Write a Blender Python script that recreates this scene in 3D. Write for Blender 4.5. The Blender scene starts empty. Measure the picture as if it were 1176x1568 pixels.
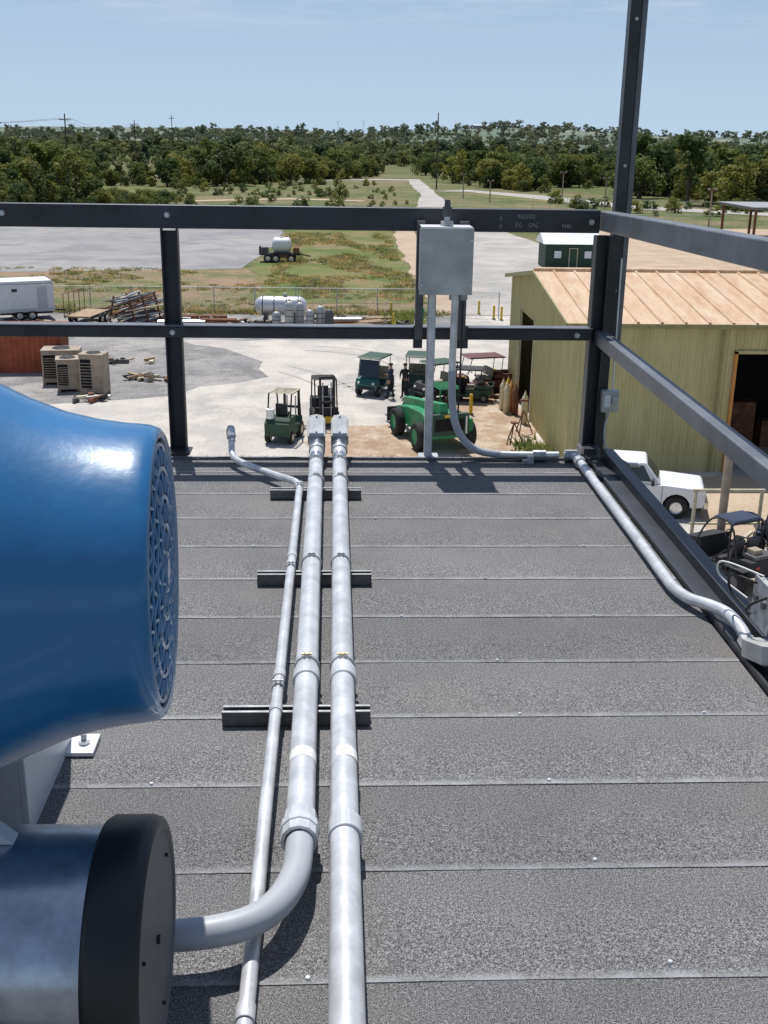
import bpy, bmesh, math, random
from mathutils import Vector as V, Matrix as M, noise as NZ
random.seed(7)
rad=math.radians
scn=bpy.context.scene
COL=scn.collection
# ------------------------------------------------------------------ materials
def new_mat(name):
    m=bpy.data.materials.new(name); m.use_nodes=True
    nt=m.node_tree; b=nt.nodes["Principled BSDF"]
    return m,nt,b
def mat(name,c,rough=.6,metal=0.,var=.15,scale=3.,bump=0.,bscale=40.,c2=None,detail=6.,spec=.5,coat=0.):
    m,nt,b=new_mat(name)
    N=nt.nodes.new; L=nt.links.new
    tc=N("ShaderNodeTexCoord"); no=N("ShaderNodeTexNoise"); no.inputs["Scale"].default_value=scale; no.inputs["Detail"].default_value=detail
    no.inputs["Roughness"].default_value=.65
    L(tc.outputs["Object"],no.inputs["Vector"])
    cr=N("ShaderNodeValToRGB"); L(no.outputs["Fac"],cr.inputs["Fac"])
    cr.color_ramp.elements[0].position=.33; cr.color_ramp.elements[1].position=.68
    a=[max(0,x*(1-var)) for x in c]; d=list(c2) if c2 else [min(1,x*(1+var)) for x in c]
    cr.color_ramp.elements[0].color=(*a,1); cr.color_ramp.elements[1].color=(*d,1)
    L(cr.outputs[0],b.inputs["Base Color"])
    b.inputs["Roughness"].default_value=rough; b.inputs["Metallic"].default_value=metal
    b.inputs["Specular IOR Level"].default_value=spec
    if coat: b.inputs["Coat Weight"].default_value=coat; b.inputs["Coat Roughness"].default_value=.12
    if bump:
        n2=N("ShaderNodeTexNoise"); n2.inputs["Scale"].default_value=bscale; n2.inputs["Detail"].default_value=4
        L(tc.outputs["Object"],n2.inputs["Vector"])
        bp=N("ShaderNodeBump"); bp.inputs["Strength"].default_value=bump; bp.inputs["Distance"].default_value=.01
        L(n2.outputs["Fac"],bp.inputs["Height"]); L(bp.outputs[0],b.inputs["Normal"])
    return m
def layered(name,cols,scales,rough=.95,fine=60.,finevar=.25,bump=.3,pos=((.4,.6),(.45,.6))):
    m,nt,b=new_mat(name); N=nt.nodes.new; L=nt.links.new
    tc=N("ShaderNodeTexCoord")
    rgb=N("ShaderNodeRGB"); rgb.outputs[0].default_value=(*cols[0],1); cur=rgb.outputs[0]
    for i,c in enumerate(cols[1:]):
        no=N("ShaderNodeTexNoise"); no.inputs["Scale"].default_value=scales[i]; no.inputs["Detail"].default_value=7; no.inputs["Roughness"].default_value=.7
        mp=N("ShaderNodeMapping"); mp.inputs["Location"].default_value=(i*13.7,i*5.1,i*3.)
        L(tc.outputs["Object"],mp.inputs[0]); L(mp.outputs[0],no.inputs["Vector"])
        cr=N("ShaderNodeValToRGB"); pp=pos[i%len(pos)]; cr.color_ramp.elements[0].position=pp[0]; cr.color_ramp.elements[1].position=pp[1]
        L(no.outputs["Fac"],cr.inputs["Fac"])
        mx=N("ShaderNodeMix"); mx.data_type='RGBA'
        L(cr.outputs[0],mx.inputs["Factor"]); L(cur,mx.inputs["A"]); mx.inputs["B"].default_value=(*c,1); cur=mx.outputs["Result"]
    nf=N("ShaderNodeTexNoise"); nf.inputs["Scale"].default_value=fine; nf.inputs["Detail"].default_value=3
    L(tc.outputs["Object"],nf.inputs["Vector"])
    mr=N("ShaderNodeMapRange"); mr.inputs["From Min"].default_value=.3; mr.inputs["From Max"].default_value=.7
    mr.inputs["To Min"].default_value=1-finevar; mr.inputs["To Max"].default_value=1+finevar
    L(nf.outputs["Fac"],mr.inputs["Value"])
    vm=N("ShaderNodeVectorMath"); vm.operation='SCALE'; L(cur,vm.inputs[0]); L(mr.outputs[0],vm.inputs["Scale"])
    L(vm.outputs[0],b.inputs["Base Color"]); b.inputs["Roughness"].default_value=rough
    b.inputs["Specular IOR Level"].default_value=.2
    if bump:
        bp=N("ShaderNodeBump"); bp.inputs["Strength"].default_value=bump; bp.inputs["Distance"].default_value=.02
        L(nf.outputs["Fac"],bp.inputs["Height"]); L(bp.outputs[0],b.inputs["Normal"])
    return m
def foliage(name,c,var=.5,spread=.35):
    m,nt,b=new_mat(name); N=nt.nodes.new; L=nt.links.new
    oi=N("ShaderNodeObjectInfo"); tc=N("ShaderNodeTexCoord")
    no=N("ShaderNodeTexNoise"); no.inputs["Scale"].default_value=1.6; no.inputs["Detail"].default_value=4
    L(tc.outputs["Object"],no.inputs["Vector"])
    ad=N("ShaderNodeMath"); ad.operation='ADD'; L(no.outputs["Fac"],ad.inputs[0])
    ml=N("ShaderNodeMath"); ml.operation='MULTIPLY_ADD'; ml.inputs[1].default_value=spread*2; ml.inputs[2].default_value=-spread
    L(oi.outputs["Random"],ml.inputs[0]); L(ml.outputs[0],ad.inputs[1])
    cr=N("ShaderNodeValToRGB"); e=cr.color_ramp.elements
    e[0].position=.15; e[0].color=(c[0]*.5,c[1]*.6,c[2]*.7,1)
    e[1].position=.85; e[1].color=(c[0]*1.85,c[1]*1.45,c[2]*1.1,1)
    L(ad.outputs[0],cr.inputs["Fac"]); L(cr.outputs[0],b.inputs["Base Color"])
    b.inputs["Roughness"].default_value=.75; b.inputs["Specular IOR Level"].default_value=.25
    tr=N("ShaderNodeBsdfTranslucent"); L(cr.outputs[0],tr.inputs["Color"])
    mx=N("ShaderNodeMixShader"); mx.inputs[0].default_value=.35
    out=[n for n in nt.nodes if n.type=='OUTPUT_MATERIAL'][0]
    L(b.outputs[0],mx.inputs[1]); L(tr.outputs[0],mx.inputs[2]); L(mx.outputs[0],out.inputs[0])
    return m
MT={}
def mm(k,*a,**kw):
    MT[k]=mat(k,*a,**kw); return MT[k]
mm("dark_steel",(.035,.038,.045),rough=.42,var=.35,scale=6,bump=.05,detail=10)
mm("grey_steel",(.16,.17,.19),rough=.45,var=.25,scale=5,metal=.3)
mm("galv_conduit",(.70,.71,.72),rough=.34,metal=.38,var=.24,scale=12,detail=12)
mm("galv_rough",(.45,.46,.47),rough=.5,metal=.5,var=.3,scale=25)
mm("strut",(.12,.12,.125),rough=.5,metal=.4,var=.3,scale=14)
mm("box_grey",(.50,.51,.49),rough=.45,metal=.3,var=.20,scale=9,detail=10)
mm("flex_grey",(.42,.44,.47),rough=.45,var=.06,scale=9)
mm("label",(.8,.8,.76),rough=.6,var=.06)
mm("brass",(.55,.42,.16),rough=.4,metal=.8,var=.2)
mm("blue_paint",(.014,.15,.36),rough=.33,var=.16,scale=3.,bump=.12,bscale=22,coat=.5)
mm("blue_dark",(.012,.055,.13),rough=.4,var=.3,scale=10)
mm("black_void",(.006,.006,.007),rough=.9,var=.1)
mm("black_cap",(.012,.012,.014),rough=.42,var=.3,scale=6)
mm("cap_grey",(.085,.085,.09),rough=.6,var=.15,scale=12)
mm("silver",(.42,.45,.50),rough=.27,metal=.9,var=.38,scale=9,bump=.16,bscale=7,detail=12)
mm("white_paint",(.74,.76,.78),rough=.4,var=.06,scale=4)
mm("frame_paint",(.50,.54,.58),rough=.4,var=.08,scale=4)
mm("tyre",(.02,.02,.02),rough=.85,var=.2)
mm("glass",(.02,.028,.035),rough=.08,var=.05,spec=.8)
mm("rubber",(.025,.025,.027),rough=.7,var=.2)
mm("green_machine",(.02,.26,.10),rough=.45,var=.3,scale=3)
mm("teal_paint",(.015,.09,.085),rough=.3,var=.1)
mm("maroon",(.12,.03,.025),rough=.5,var=.15)
mm("dark_green",(.02,.06,.035),rough=.6,var=.15)
mm("yellow",(.66,.45,.03),rough=.5,var=.2)
mm("orange",(.55,.25,.06),rough=.5,var=.2)
mm("cream",(.60,.54,.38),rough=.55,var=.2,scale=5)
mm("rust",(.17,.075,.04),rough=.85,var=.5,scale=4)
mm("container_orange",(.36,.085,.035),rough=.6,var=.25,scale=2)
mm("hvac_tan",(.36,.29,.22),rough=.6,var=.25,scale=2)
mm("wood",(.36,.26,.16),rough=.8,var=.3,scale=4)
mm("pole_wood",(.09,.07,.055),rough=.9,var=.3,scale=2)
mm("skin",(.42,.24,.16),rough=.6,var=.05)
mm("cloth_dark",(.018,.02,.026),rough=.9,var=.3,scale=9)
mm("cloth_blue",(.035,.05,.09),rough=.9,var=.3,scale=9)
mm("seat",(.30,.27,.2),rough=.7,var=.1)
mm("bark",(.09,.07,.05),rough=.9,var=.3)
mm("chrome",(.6,.6,.6),rough=.2,metal=.9,var=.05)
mm("red_lens",(.4,.02,.02),rough=.3,var=.05)
mm("rope",(.16,.15,.13),rough=.9,var=.4,scale=50)
mm("steel_sky",(.30,.31,.32),rough=.6,var=.2)
mm("marker",(.55,.55,.55),rough=.8,var=.1)
# ------------------------------------------------------------------ mesh builder
class B:
    def __init__(s): s.v=[]; s.f=[]; s.mi=[]; s.mats=[]; s.sm=[]; s.uv=None
    def _m(s,k):
        if k not in s.mats: s.mats.append(k)
        return s.mats.index(k)
    def add(s,vs,fs,k,smooth=False):
        o=len(s.v); i=s._m(k)
        s.v+= [tuple(v) for v in vs]
        for f in fs: s.f.append([o+a for a in f]); s.mi.append(i); s.sm.append(smooth)
        return s
    def box(s,c,d,k,rz=0,rx=0,ry=0):
        R=M.Rotation(rz,3,'Z')@M.Rotation(ry,3,'Y')@M.Rotation(rx,3,'X'); c=V(c)
        vs=[c+R@V((x*d[0]/2,y*d[1]/2,z*d[2]/2)) for x in(-1,1) for y in(-1,1) for z in(-1,1)]
        return s.add(vs,[(0,1,3,2),(4,6,7,5),(0,4,5,1),(2,3,7,6),(0,2,6,4),(1,5,7,3)],k)
    def bb(s,a,b,k):
        return s.box([(a[i]+b[i])/2 for i in range(3)],[abs(b[i]-a[i]) for i in range(3)],k)
    def cyl(s,p0,p1,r0,k,r1=None,n=16,caps=True,smooth=True):
        p0=V(p0);p1=V(p1); r1=r0 if r1 is None else r1
        d=(p1-p0).normalized(); q=d.to_track_quat('Z','Y')
        A=[p0+q@V((r0*math.cos(t),r0*math.sin(t),0)) for t in [2*math.pi*i/n for i in range(n)]]
        C=[p1+q@V((r1*math.cos(t),r1*math.sin(t),0)) for t in [2*math.pi*i/n for i in range(n)]]
        s.add(A+C,[(i,(i+1)%n,n+(i+1)%n,n+i) for i in range(n)],k,smooth)
        if caps:
            s.add(A,[list(range(n))[::-1]],k); s.add(C,[list(range(n))],k)
        return s
    def beam(s,p0,p1,w,h,k):
        p0=V(p0);p1=V(p1); d=p1-p0; L=d.length; c=(p0+p1)/2
        q=d.to_track_quat('X','Z').to_matrix()
        vs=[c+q@V((x*L/2,y*w/2,z*h/2)) for x in(-1,1) for y in(-1,1) for z in(-1,1)]
        return s.add(vs,[(0,1,3,2),(4,6,7,5),(0,4,5,1),(2,3,7,6),(0,2,6,4),(1,5,7,3)],k)
    def path(s,pts,r,k,n=12,sub=6,ring=0,cap=True):
        P=[V(p) for p in pts]
        out=[]
        if sub>1 and len(P)>2:
            for i in range(len(P)-1):
                a=P[max(i-1,0)];b=P[i];c=P[i+1];d=P[min(i+2,len(P)-1)]
                for j in range(sub):
                    t=j/sub
                    out.append(.5*((2*b)+(c-a)*t+(2*a-5*b+4*c-d)*t*t+(3*b-a-3*c+d)*t**3))
            out.append(P[-1])
        else: out=P
        vs=[];prev=None
        for i,p in enumerate(out):
            t=(out[min(i+1,len(out)-1)]-out[max(i-1,0)]).normalized()
            if prev is None:
                x=t.orthogonal().normalized()
            else: x=(prev-t*prev.dot(t)).normalized()
            prev=x; y=t.cross(x)
            rr=r*(1+(ring if i%2 else 0))
            vs+=[p+x*rr*math.cos(2*math.pi*a/n)+y*rr*math.sin(2*math.pi*a/n) for a in range(n)]
        m=len(out)
        fs=[(i*n+a,i*n+(a+1)%n,(i+1)*n+(a+1)%n,(i+1)*n+a) for i in range(m-1) for a in range(n)]
        s.add(vs,fs,k,True)
        if cap: s.add(vs[:n],[list(range(n))[::-1]],k); s.add(vs[-n:],[list(range(n))],k)
        return s
    def lathe(s,prof,o,ax,k,n=48,smooth=True):
        o=V(o); q=V(ax).to_track_quat('Z','Y')
        vs=[]
        for t,r in prof: vs+=[o+q@V((r*math.cos(2*math.pi*a/n),r*math.sin(2*math.pi*a/n),t)) for a in range(n)]
        fs=[(i*n+a,i*n+(a+1)%n,(i+1)*n+(a+1)%n,(i+1)*n+a) for i in range(len(prof)-1) for a in range(n)]
        return s.add(vs,fs,k,smooth)
    def torus(s,c,ax,R,r,k,n=48,m=8):
        pr=[(r*math.sin(2*math.pi*j/m),R+r*math.cos(2*math.pi*j/m)) for j in range(m+1)]
        return s.lathe(pr,c,ax,k,n)
    def sph(s,c,r,k,n=12,sc=(1,1,1)):
        c=V(c); vs=[];m=n//2
        for i in range(m+1):
            a=math.pi*i/m
            for j in range(n):
                b=2*math.pi*j/n
                vs.append(c+V((r*sc[0]*math.sin(a)*math.cos(b),r*sc[1]*math.sin(a)*math.sin(b),r*sc[2]*math.cos(a))))
        fs=[(i*n+j,(i+1)*n+j,(i+1)*n+(j+1)%n,i*n+(j+1)%n) for i in range(m) for j in range(n)]
        return s.add(vs,fs,k,True)
    def prism(s,prof,y0,y1,k):
        n=len(prof)
        vs=[(x,y0,z) for x,z in prof]+[(x,y1,z) for x,z in prof]
        return s.add(vs,[list(range(n)),list(range(n,2*n))[::-1]]+[(i,n+i,n+(i+1)%n,(i+1)%n) for i in range(n)],k)
    def hull8(s,a,b,k):
        return s.add(list(a)+list(b),[(3,2,1,0),(4,5,6,7)]+[(i,(i+1)%4,4+(i+1)%4,4+i) for i in range(4)],k)
    def quad(s,p,k): return s.add(p,[list(range(len(p)))],k)
    def obj(s,name,parent=None,bevel=0,loc=(0,0,0),rz=0):
        me=bpy.data.meshes.new(name); me.from_pydata(s.v,[],s.f)
        for k in s.mats: me.materials.append(MT[k] if isinstance(k,str) else k)
        me.polygons.foreach_set("material_index",s.mi); me.polygons.foreach_set("use_smooth",s.sm)
        bm=bmesh.new(); bm.from_mesh(me); bmesh.ops.recalc_face_normals(bm,faces=bm.faces); bm.to_mesh(me); bm.free()
        me.update()
        o=bpy.data.objects.new(name,me); COL.objects.link(o)
        o.location=loc; o.rotation_euler=(0,0,rz)
        if parent: o.parent=parent
        if bevel:
            md=o.modifiers.new("bevel","BEVEL"); md.width=bevel; md.segments=2; md.limit_method='ANGLE'; md.angle_limit=rad(40)
        return o
def empty(name,loc=(0,0,0),rz=0,sc=1):
    e=bpy.data.objects.new(name,None); COL.objects.link(e); e.location=loc; e.rotation_euler=(0,0,rz); e.scale=(sc,)*3
    e.empty_display_size=.1
    return e
def asset(name,loc,rz,parts,bevel=.01,sc=1):
    e=empty(name,loc,rz,sc)
    for k,b in parts.items(): b.obj(k,e,bevel)
    return e
def jag(pts,step,amp,seed=0):
    out=[];n=len(pts)
    for i in range(n):
        a=V((*pts[i],0));b=V((*pts[(i+1)%n],0)); L=(b-a).length; k=max(1,int(L/step)); nr=V((-(b-a).y,(b-a).x,0)).normalized()
        for j in range(k):
            p=a.lerp(b,j/k); q=NZ.noise(V((p.x*.9/step+seed,p.y*.9/step,seed)))*amp*1.6
            if j: p=p+nr*q
            out.append((p.x,p.y))
    return out
def sheet(name,pts,z,material,step=0,amp=0,seed=0):
    if step: pts=jag(pts,step,amp,seed)
    me=bpy.data.meshes.new(name); bm=bmesh.new()
    vs=[bm.verts.new((x,y,0)) for x,y in pts]; f=bm.faces.new(vs)
    bmesh.ops.triangulate(bm,faces=[f])
    bmesh.ops.recalc_face_normals(bm,faces=bm.faces)
    for f in bm.faces:
        if f.normal.z<0: f.normal_flip()
    bm.to_mesh(me); bm.free(); me.materials.append(material)
    o=bpy.data.objects.new(name,me); o.location=(0,0,z); COL.objects.link(o); return o

# ================================================================== GROUND
g_field=layered("field_mat",[(.13,.145,.06),(.23,.18,.11),(.09,.12,.04)],[.04,.07],fine=1.2,finevar=.35,bump=0)
g_wood=layered("woodland_floor",[(.09,.12,.04),(.16,.14,.07)],[.02],fine=.6,finevar=.3,bump=0)
g_dry=layered("dry_grass",[(.22,.18,.11),(.12,.145,.05),(.30,.21,.145)],[.10,.16],fine=4,finevar=.35,bump=0)
g_green=layered("green_grass",[(.14,.17,.055),(.25,.19,.10),(.10,.14,.04)],[.09,.2],fine=4,finevar=.3,bump=0)
g_gravel=layered("gravel",[(.27,.26,.255),(.36,.34,.32),(.20,.195,.19)],[.12,.5],fine=9,finevar=.28,bump=.4)
g_conc=layered("yard_concrete",[(.50,.465,.425),(.40,.375,.345),(.57,.525,.47)],[.13,.45],fine=6,finevar=.08,bump=.05)
g_asph=layered("old_asphalt",[(.29,.285,.29),(.35,.335,.32),(.24,.24,.245)],[.05,.2],fine=5,finevar=.12,bump=0)
g_road=layered("road_concrete",[(.42,.40,.37),(.33,.32,.30),(.48,.44,.40)],[.06,.2],fine=4,finevar=.08,bump=0)
g_dirt=layered("red_dirt",[(.42,.31,.22),(.34,.235,.16),(.50,.42,.33)],[.3,.8],fine=8,finevar=.18,bump=.3)
g_tan=layered("tan_dirt",[(.50,.40,.30),(.42,.32,.23)],[.3],fine=8,finevar=.12,bump=.1)
gb=B(); 
gb.add([(-9000,-200,0),(9000,-200,0),(9000,12000,0),(-9000,12000,0)],[(0,1,2,3)],g_wood)
gb.obj("ground")
sheet("meadow",[(-200,83),(-200,262),(-90,270),(-62,300),(-45,262),(-20,330),(8,350),(14,420),(36,420),(34,310),(70,262),(140,262),(260,180),(260,60),(60,60)],.02,g_field,12,5,1)
sheet("gravel_yard",[(-120,10),(-120,82.5),(14,82.5),(14,20),(-2,20)],.024,g_gravel)
sheet("concrete_yard",[(-70,20),(-60,44),(-24,50.5),(-12,53.5),(-8,55),(-3.7,59.7),(-4.3,64),(-7,68.3),(-10,71),(2,71.5),(8,74),(9,82.4),(70,82.4),(70,20)],.034,g_conc,2.0,.7,3)
sheet("dirt_yard",[(4.6,41),(5.0,47),(4.8,52),(6.5,57),(8.99,58.5),(8.99,41)],.044,g_dirt,.7,.45,5)
sheet("dirt_patch",[(-1.0,43.5),(-1.4,46),(0,48.6),(2.4,49.2),(3.6,47),(3.4,43.5)],.044,g_dirt,.7,.45,8)
sheet("dirt_apron",[(11.5,28),(12.2,33),(12.8,37),(14,41),(24,41),(24,28)],.044,g_tan,1.5,.5,9)
sheet("dry_grass_verge",[(-120,83),(-120,110.5),(-9.4,112),(-6,114),(6.5,108),(7.5,83)],.03,g_dry,3,1.0,11)
sheet("old_parking_lot",[(-140,107),(-60,108),(-31,107),(-20,109.5),(-9.4,112),(-7,142),(-7.7,160),(-10,190),(-140,190)],.042,g_asph,4,.7,12)
sheet("green_verge",[(-8.8,112),(-6.5,142),(-7.3,160),(-6,205),(13,205),(7.6,156),(7.0,99),(6.4,88),(-5,88)],.05,g_green,3,.8,14)
sheet("dirt_path",[(7.2,83),(7.2,98),(7.6,154),(10,175),(11,175),(10.5,140),(9.6,98),(9.5,83)],.056,g_tan,4,.4,15)
sheet("access_road",[(9.3,82.4),(9.8,98),(10.6,140),(11.5,175),(14.4,211),(19.6,270),(20.5,310),(22.5,372),(26.5,372),(24.8,310),(23.6,270),(21.8,212),(24.0,160),(27,130),(34,110),(90,105),(90,82.4)],.062,g_road,6,.4,16)
sheet("side_road",[(24,288),(34,298),(50,270),(62,232),(110,190),(110,180),(56,222),(43,260),(33,286)],.07,g_road,6,.3,17)
sheet("branch_road",[(26,360),(14,360),(-4,350),(-5,354),(13,370),(26,370)],.07,g_road,6,.3,18)
sheet("far_apron",[(30,110),(30,150),(36,172),(120,172),(120,105),(34,109)],.066,g_tan,4,.5,19)
sheet("bare_patch",[(-68,335),(-58,380),(-50,385),(-53,340)],.05,g_tan,4,1.5,20)
sheet("green_field",[(-54,236),(-70,250),(-62,292),(-44,290),(-36,250)],.06,g_green,5,2,21)
sheet("green_strip",[(32,268),(36,292),(58,250),(50,235),(38,250)],.06,g_green,5,1,22)
sheet("bare_dirt_track",[(-30,232),(-10,246),(6,240),(5,236),(-10,240),(-30,227)],.066,g_tan,4,1.2,23)
tm=B()
g_tm=layered("tyre_mark_mat",[(.41,.38,.35),(.35,.33,.305)],[.4],fine=6,finevar=.08,bump=0)
for cx,cy,R,a0,a1 in [(-2.5,62,5.6,-60,85),(-2.5,62,7.1,-50,80),(-4,66,9,-70,10),(-14,52,14,5,40),(-14,52,15.5,8,44)]:
    n=40
    vs=[]
    for i in range(n+1):
        a=rad(a0+(a1-a0)*i/n); vs+=[(cx+R*math.cos(a),cy+R*math.sin(a),0),(cx+(R+.16)*math.cos(a),cy+(R+.16)*math.sin(a),0)]
    tm.add(vs,[(2*i,2*i+1,2*i+3,2*i+2) for i in range(n)],g_tm)
tm.obj("tyre_marks",loc=(0,0,.041))
def H(x,y):
    if y<900: return 0
    t=min(1,(y-900)/2600); t=t*t*(3-2*t)
    h=t*(24+NZ.noise(V((x*.0011,y*.0009,2)))*20+NZ.noise(V((x*.004,y*.003,5)))*7)
    xx=x-.15*y
    h+=20*math.exp(-(xx/230)**2)*min(1,max(0,(y-1500)/900))
    return h
MT["hill_haze_mat"]=layered("hill_haze_mat",[(.11,.155,.115),(.15,.18,.135),(.33,.29,.22)],[.006,.005],fine=.05,finevar=.35,bump=0,pos=((.4,.6),(.56,.62)))  # aerial haze painted into the bluish greens; tan is bare ground
hb=B(); nx,ny=160,44
vs=[(-3600+ i*7600/nx, 905+j*4800/ny, 0) for j in range(ny+1) for i in range(nx+1)]
vs=[(x,y,H(x,y)-.3+ (0 if y<1200 else 3.0*NZ.noise(V((x*.03,y*.03,1))))) for x,y,_ in vs]
hb.add(vs,[(j*(nx+1)+i,j*(nx+1)+i+1,(j+1)*(nx+1)+i+1,(j+1)*(nx+1)+i) for j in range(ny) for i in range(nx)],"hill_haze_mat",True)
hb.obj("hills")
# ================================================================== TREES
MT["leaf_a"]=foliage("leaf_a",(.100,.150,.048)); MT["leaf_b"]=foliage("leaf_b",(.150,.185,.055)); MT["leaf_c_haze"]=foliage("leaf_far_haze",(.125,.170,.080),spread=.35); MT["leaf_d_haze"]=foliage("leaf_very_far_haze",(.135,.175,.120),spread=.25)  # last two: distance haze painted into the leaf colour, paler and bluer
def tree_builder(seed,h,w,leaf,nl=16,per=70,ls=.34,low=.25):
    rnd=random.Random(seed); b=B()
    b.cyl((0,0,-.1),(0.1*w,0,h*.5),.05*w,"bark",.025*w,n=6)
    lobes=[]
    ox,oy=rnd.gauss(0,.12)*w,rnd.gauss(0,.12)*w
    for i in range(nl):
        a=rnd.uniform(0,6.28); rr=w*.46*math.sqrt(rnd.random()); z=h*(low+(1-low)*rnd.random()**.9*.92)
        k=1-.6*((z/h-low)/(1-low))**2
        c=V((rr*math.cos(a)*k+ox*z/h,rr*math.sin(a)*k+oy*z/h,z)); lobes.append((c,w*rnd.uniform(.08,.22)))
        if i%3==0: b.cyl((0,0,h*.2),c,.02*w,"bark",.006*w,n=4)
    for c,r in lobes:
        for j in range(per):
            d=V((rnd.gauss(0,1),rnd.gauss(0,1),rnd.gauss(0,1))).normalized()
            p=c+V((d.x*r,d.y*r,d.z*r*.75))*rnd.uniform(.6,1.2)
            n=(d+V((rnd.gauss(0,.6),rnd.gauss(0,.6),rnd.gauss(0,.6)+.5))).normalized()
            q=n.to_track_quat('Z','Y'); s=ls*rnd.uniform(.6,1.3)
            a=rnd.uniform(0,3.14)
            u=q@V((math.cos(a),math.sin(a),0))*s; v=q@V((-math.sin(a),math.cos(a),0))*s*.6
            b.add([p-u,p-v,p+u,p+v],[(0,1,2,3)],leaf)
    return b
def scatter(top,name,builders,pts):
    e=empty(top)
    for i,bd in enumerate(builders):
        vs=[];fs=[]
        for (x,y,z,s) in pts[i::len(builders)]:
            a=random.uniform(0,6.28); o=len(vs); h=s/2*math.sqrt(2)
            vs+=[(x+h*math.cos(a+t),y+h*math.sin(a+t),z) for t in (0,math.pi/2,math.pi,3*math.pi/2)]
            fs.append((o,o+1,o+2,o+3))
        me=bpy.data.meshes.new(name+"_points"); me.from_pydata(vs,[],fs)
        po=bpy.data.objects.new(name+"_points",me); COL.objects.link(po); po.parent=e
        po.instance_type='FACES'; po.use_instance_faces_scale=True; po.instance_faces_scale=1; po.show_instancer_for_render=False; po.show_instancer_for_viewport=False
        c=bd.obj(name); c.parent=po
    return e
def inpoly(x,y,P):
    r=False;n=len(P)
    for i in range(n):
        x1,y1=P[i];x2,y2=P[(i+1)%n]
        if (y1>y)!=(y2>y) and x<(x2-x1)*(y-y1)/(y2-y1)+x1: r=not r
    return r
CLEAR=[[(-42,195),(-46,262),(-34,268),(-30,290),(-12,296),(-6,345),(14,385),(20,520),(34,520),(34,395),(38,305),(62,262),(66,235),(140,205),(140,60),(-200,60),(-200,195)],
       [(-54,225),(-70,250),(-64,292),(-46,290),(-36,250),(-40,220)],[(-68,335),(-60,385),(-50,385),(-50,335)],[(-110,330),(-110,350),(-80,350),(-80,330)],
       [(60,520),(120,600),(180,590),(120,500)],[(-160,560),(-120,640),(-60,620),(-90,540)],[(120,760),(260,860),(300,800),(160,720)]]
near=[];mid=[];far=[]
def try_pts(out,n,y0,y1,s0,s1,dens=.0,x0=-.40,x1=.46):
    for _ in range(n):
        y=math.sqrt(random.uniform(y0*y0,y1*y1)); x=random.uniform(x0,x1)*y
        xx=x+6*NZ.noise(V((x*.05,y*.05,0))); yy=y+14*NZ.noise(V((x*.04,y*.03,7)))
        if any(inpoly(xx,yy,P) for P in CLEAR): continue
        if NZ.noise(V((x*.018,y*.012,9)))<dens: continue
        k=1+.6*NZ.noise(V((x*.02,y*.02,21)))
        out.append((x,y,H(x,y)-.2,random.uniform(s0,s1)*k*random.choice((.6,.85,1,1.25))))
try_pts(near,1000,198,300,.35,.95,-.12)
try_pts(near,2300,262,470,.4,1.1,-.20)
try_pts(mid,3400,430,1000,.5,1.25,-.22)
try_pts(far,3200,950,2000,.7,1.3,-.12)
try_pts(far,1500,1900,3300,1.3,2.4,.05)
for _ in range(150):
    x=random.uniform(70,150); y=random.uniform(222,300); near.append((x,y,0,random.uniform(.8,1.75)))
for _ in range(40):
    x=random.uniform(-100,-62); y=random.uniform(235,330); near.append((x,y,0,random.uniform(.8,1.3)))
random.shuffle(near);random.shuffle(mid)
scatter("tree_belt","broadleaf_tree",[tree_builder(1,7,7,"leaf_a",20,56),tree_builder(2,6,7.5,"leaf_b",18,56),tree_builder(3,8.5,5,"leaf_a",20,56),tree_builder(4,5,6.5,"leaf_b",16,56,low=.1),tree_builder(5,6.5,8.8,"leaf_a",24,50,low=.15),tree_builder(6,7.5,6,"leaf_b",18,56,low=.12)],near)
scatter("distant_trees","woodland_tree",[tree_builder(21,7,7.5,"leaf_c_haze",14,34,.5),tree_builder(22,5.5,8,"leaf_c_haze",13,34,.5,.1),tree_builder(23,8,6,"leaf_c_haze",14,34,.5),tree_builder(24,5,9,"leaf_c_haze",16,30,.5,.05)],mid)
scatter("horizon_trees","horizon_tree",[tree_builder(31,6.5,8.5,"leaf_d_haze",11,22,.7,.05),tree_builder(32,5.5,9,"leaf_d_haze",11,22,.7,.05)],far)
sh=[]
for _ in range(1100):
    x=random.uniform(-130,140); y=random.uniform(200,420)
    if NZ.noise(V((x*.04,y*.02,3)))>.0 and not(5<x<40) and not inpoly(x,y,CLEAR[1]): sh.append((x,y,0,random.uniform(.2,.8)))
for _ in range(150): sh.append((random.uniform(-62,-30),random.uniform(205,238),0,random.uniform(.3,.75)))
for _ in range(60): sh.append((random.uniform(-20,14),random.uniform(215,330),0,random.uniform(.15,.5)))
scatter("shrub_thicket","shrub",[tree_builder(11,3.2,4.5,"leaf_b",12,60,.22,.05),tree_builder(12,2.6,5,"leaf_a",12,60,.22,.05)],sh)
def tuft(seed,leaf):
    r=random.Random(seed); b=B()
    for _ in range(22):
        a=r.uniform(0,6.28); x=r.gauss(0,.25);y=r.gauss(0,.25);h=r.uniform(.12,.32);w=.05
        dx,dy=math.cos(a)*w,math.sin(a)*w; lx,ly=r.gauss(0,.15),r.gauss(0,.15)
        b.add([(x-dx,y-dy,0),(x+dx,y+dy,0),(x+lx,y+ly,h)],[(0,1,2)],leaf)
    return b
MT["blade_g"]=foliage("blade_green",(.20,.26,.08)); MT["blade_d"]=foliage("blade_dry",(.42,.34,.19)); MT["blade_m"]=foliage("blade_mixed",(.28,.29,.12))
tf=[]
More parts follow.
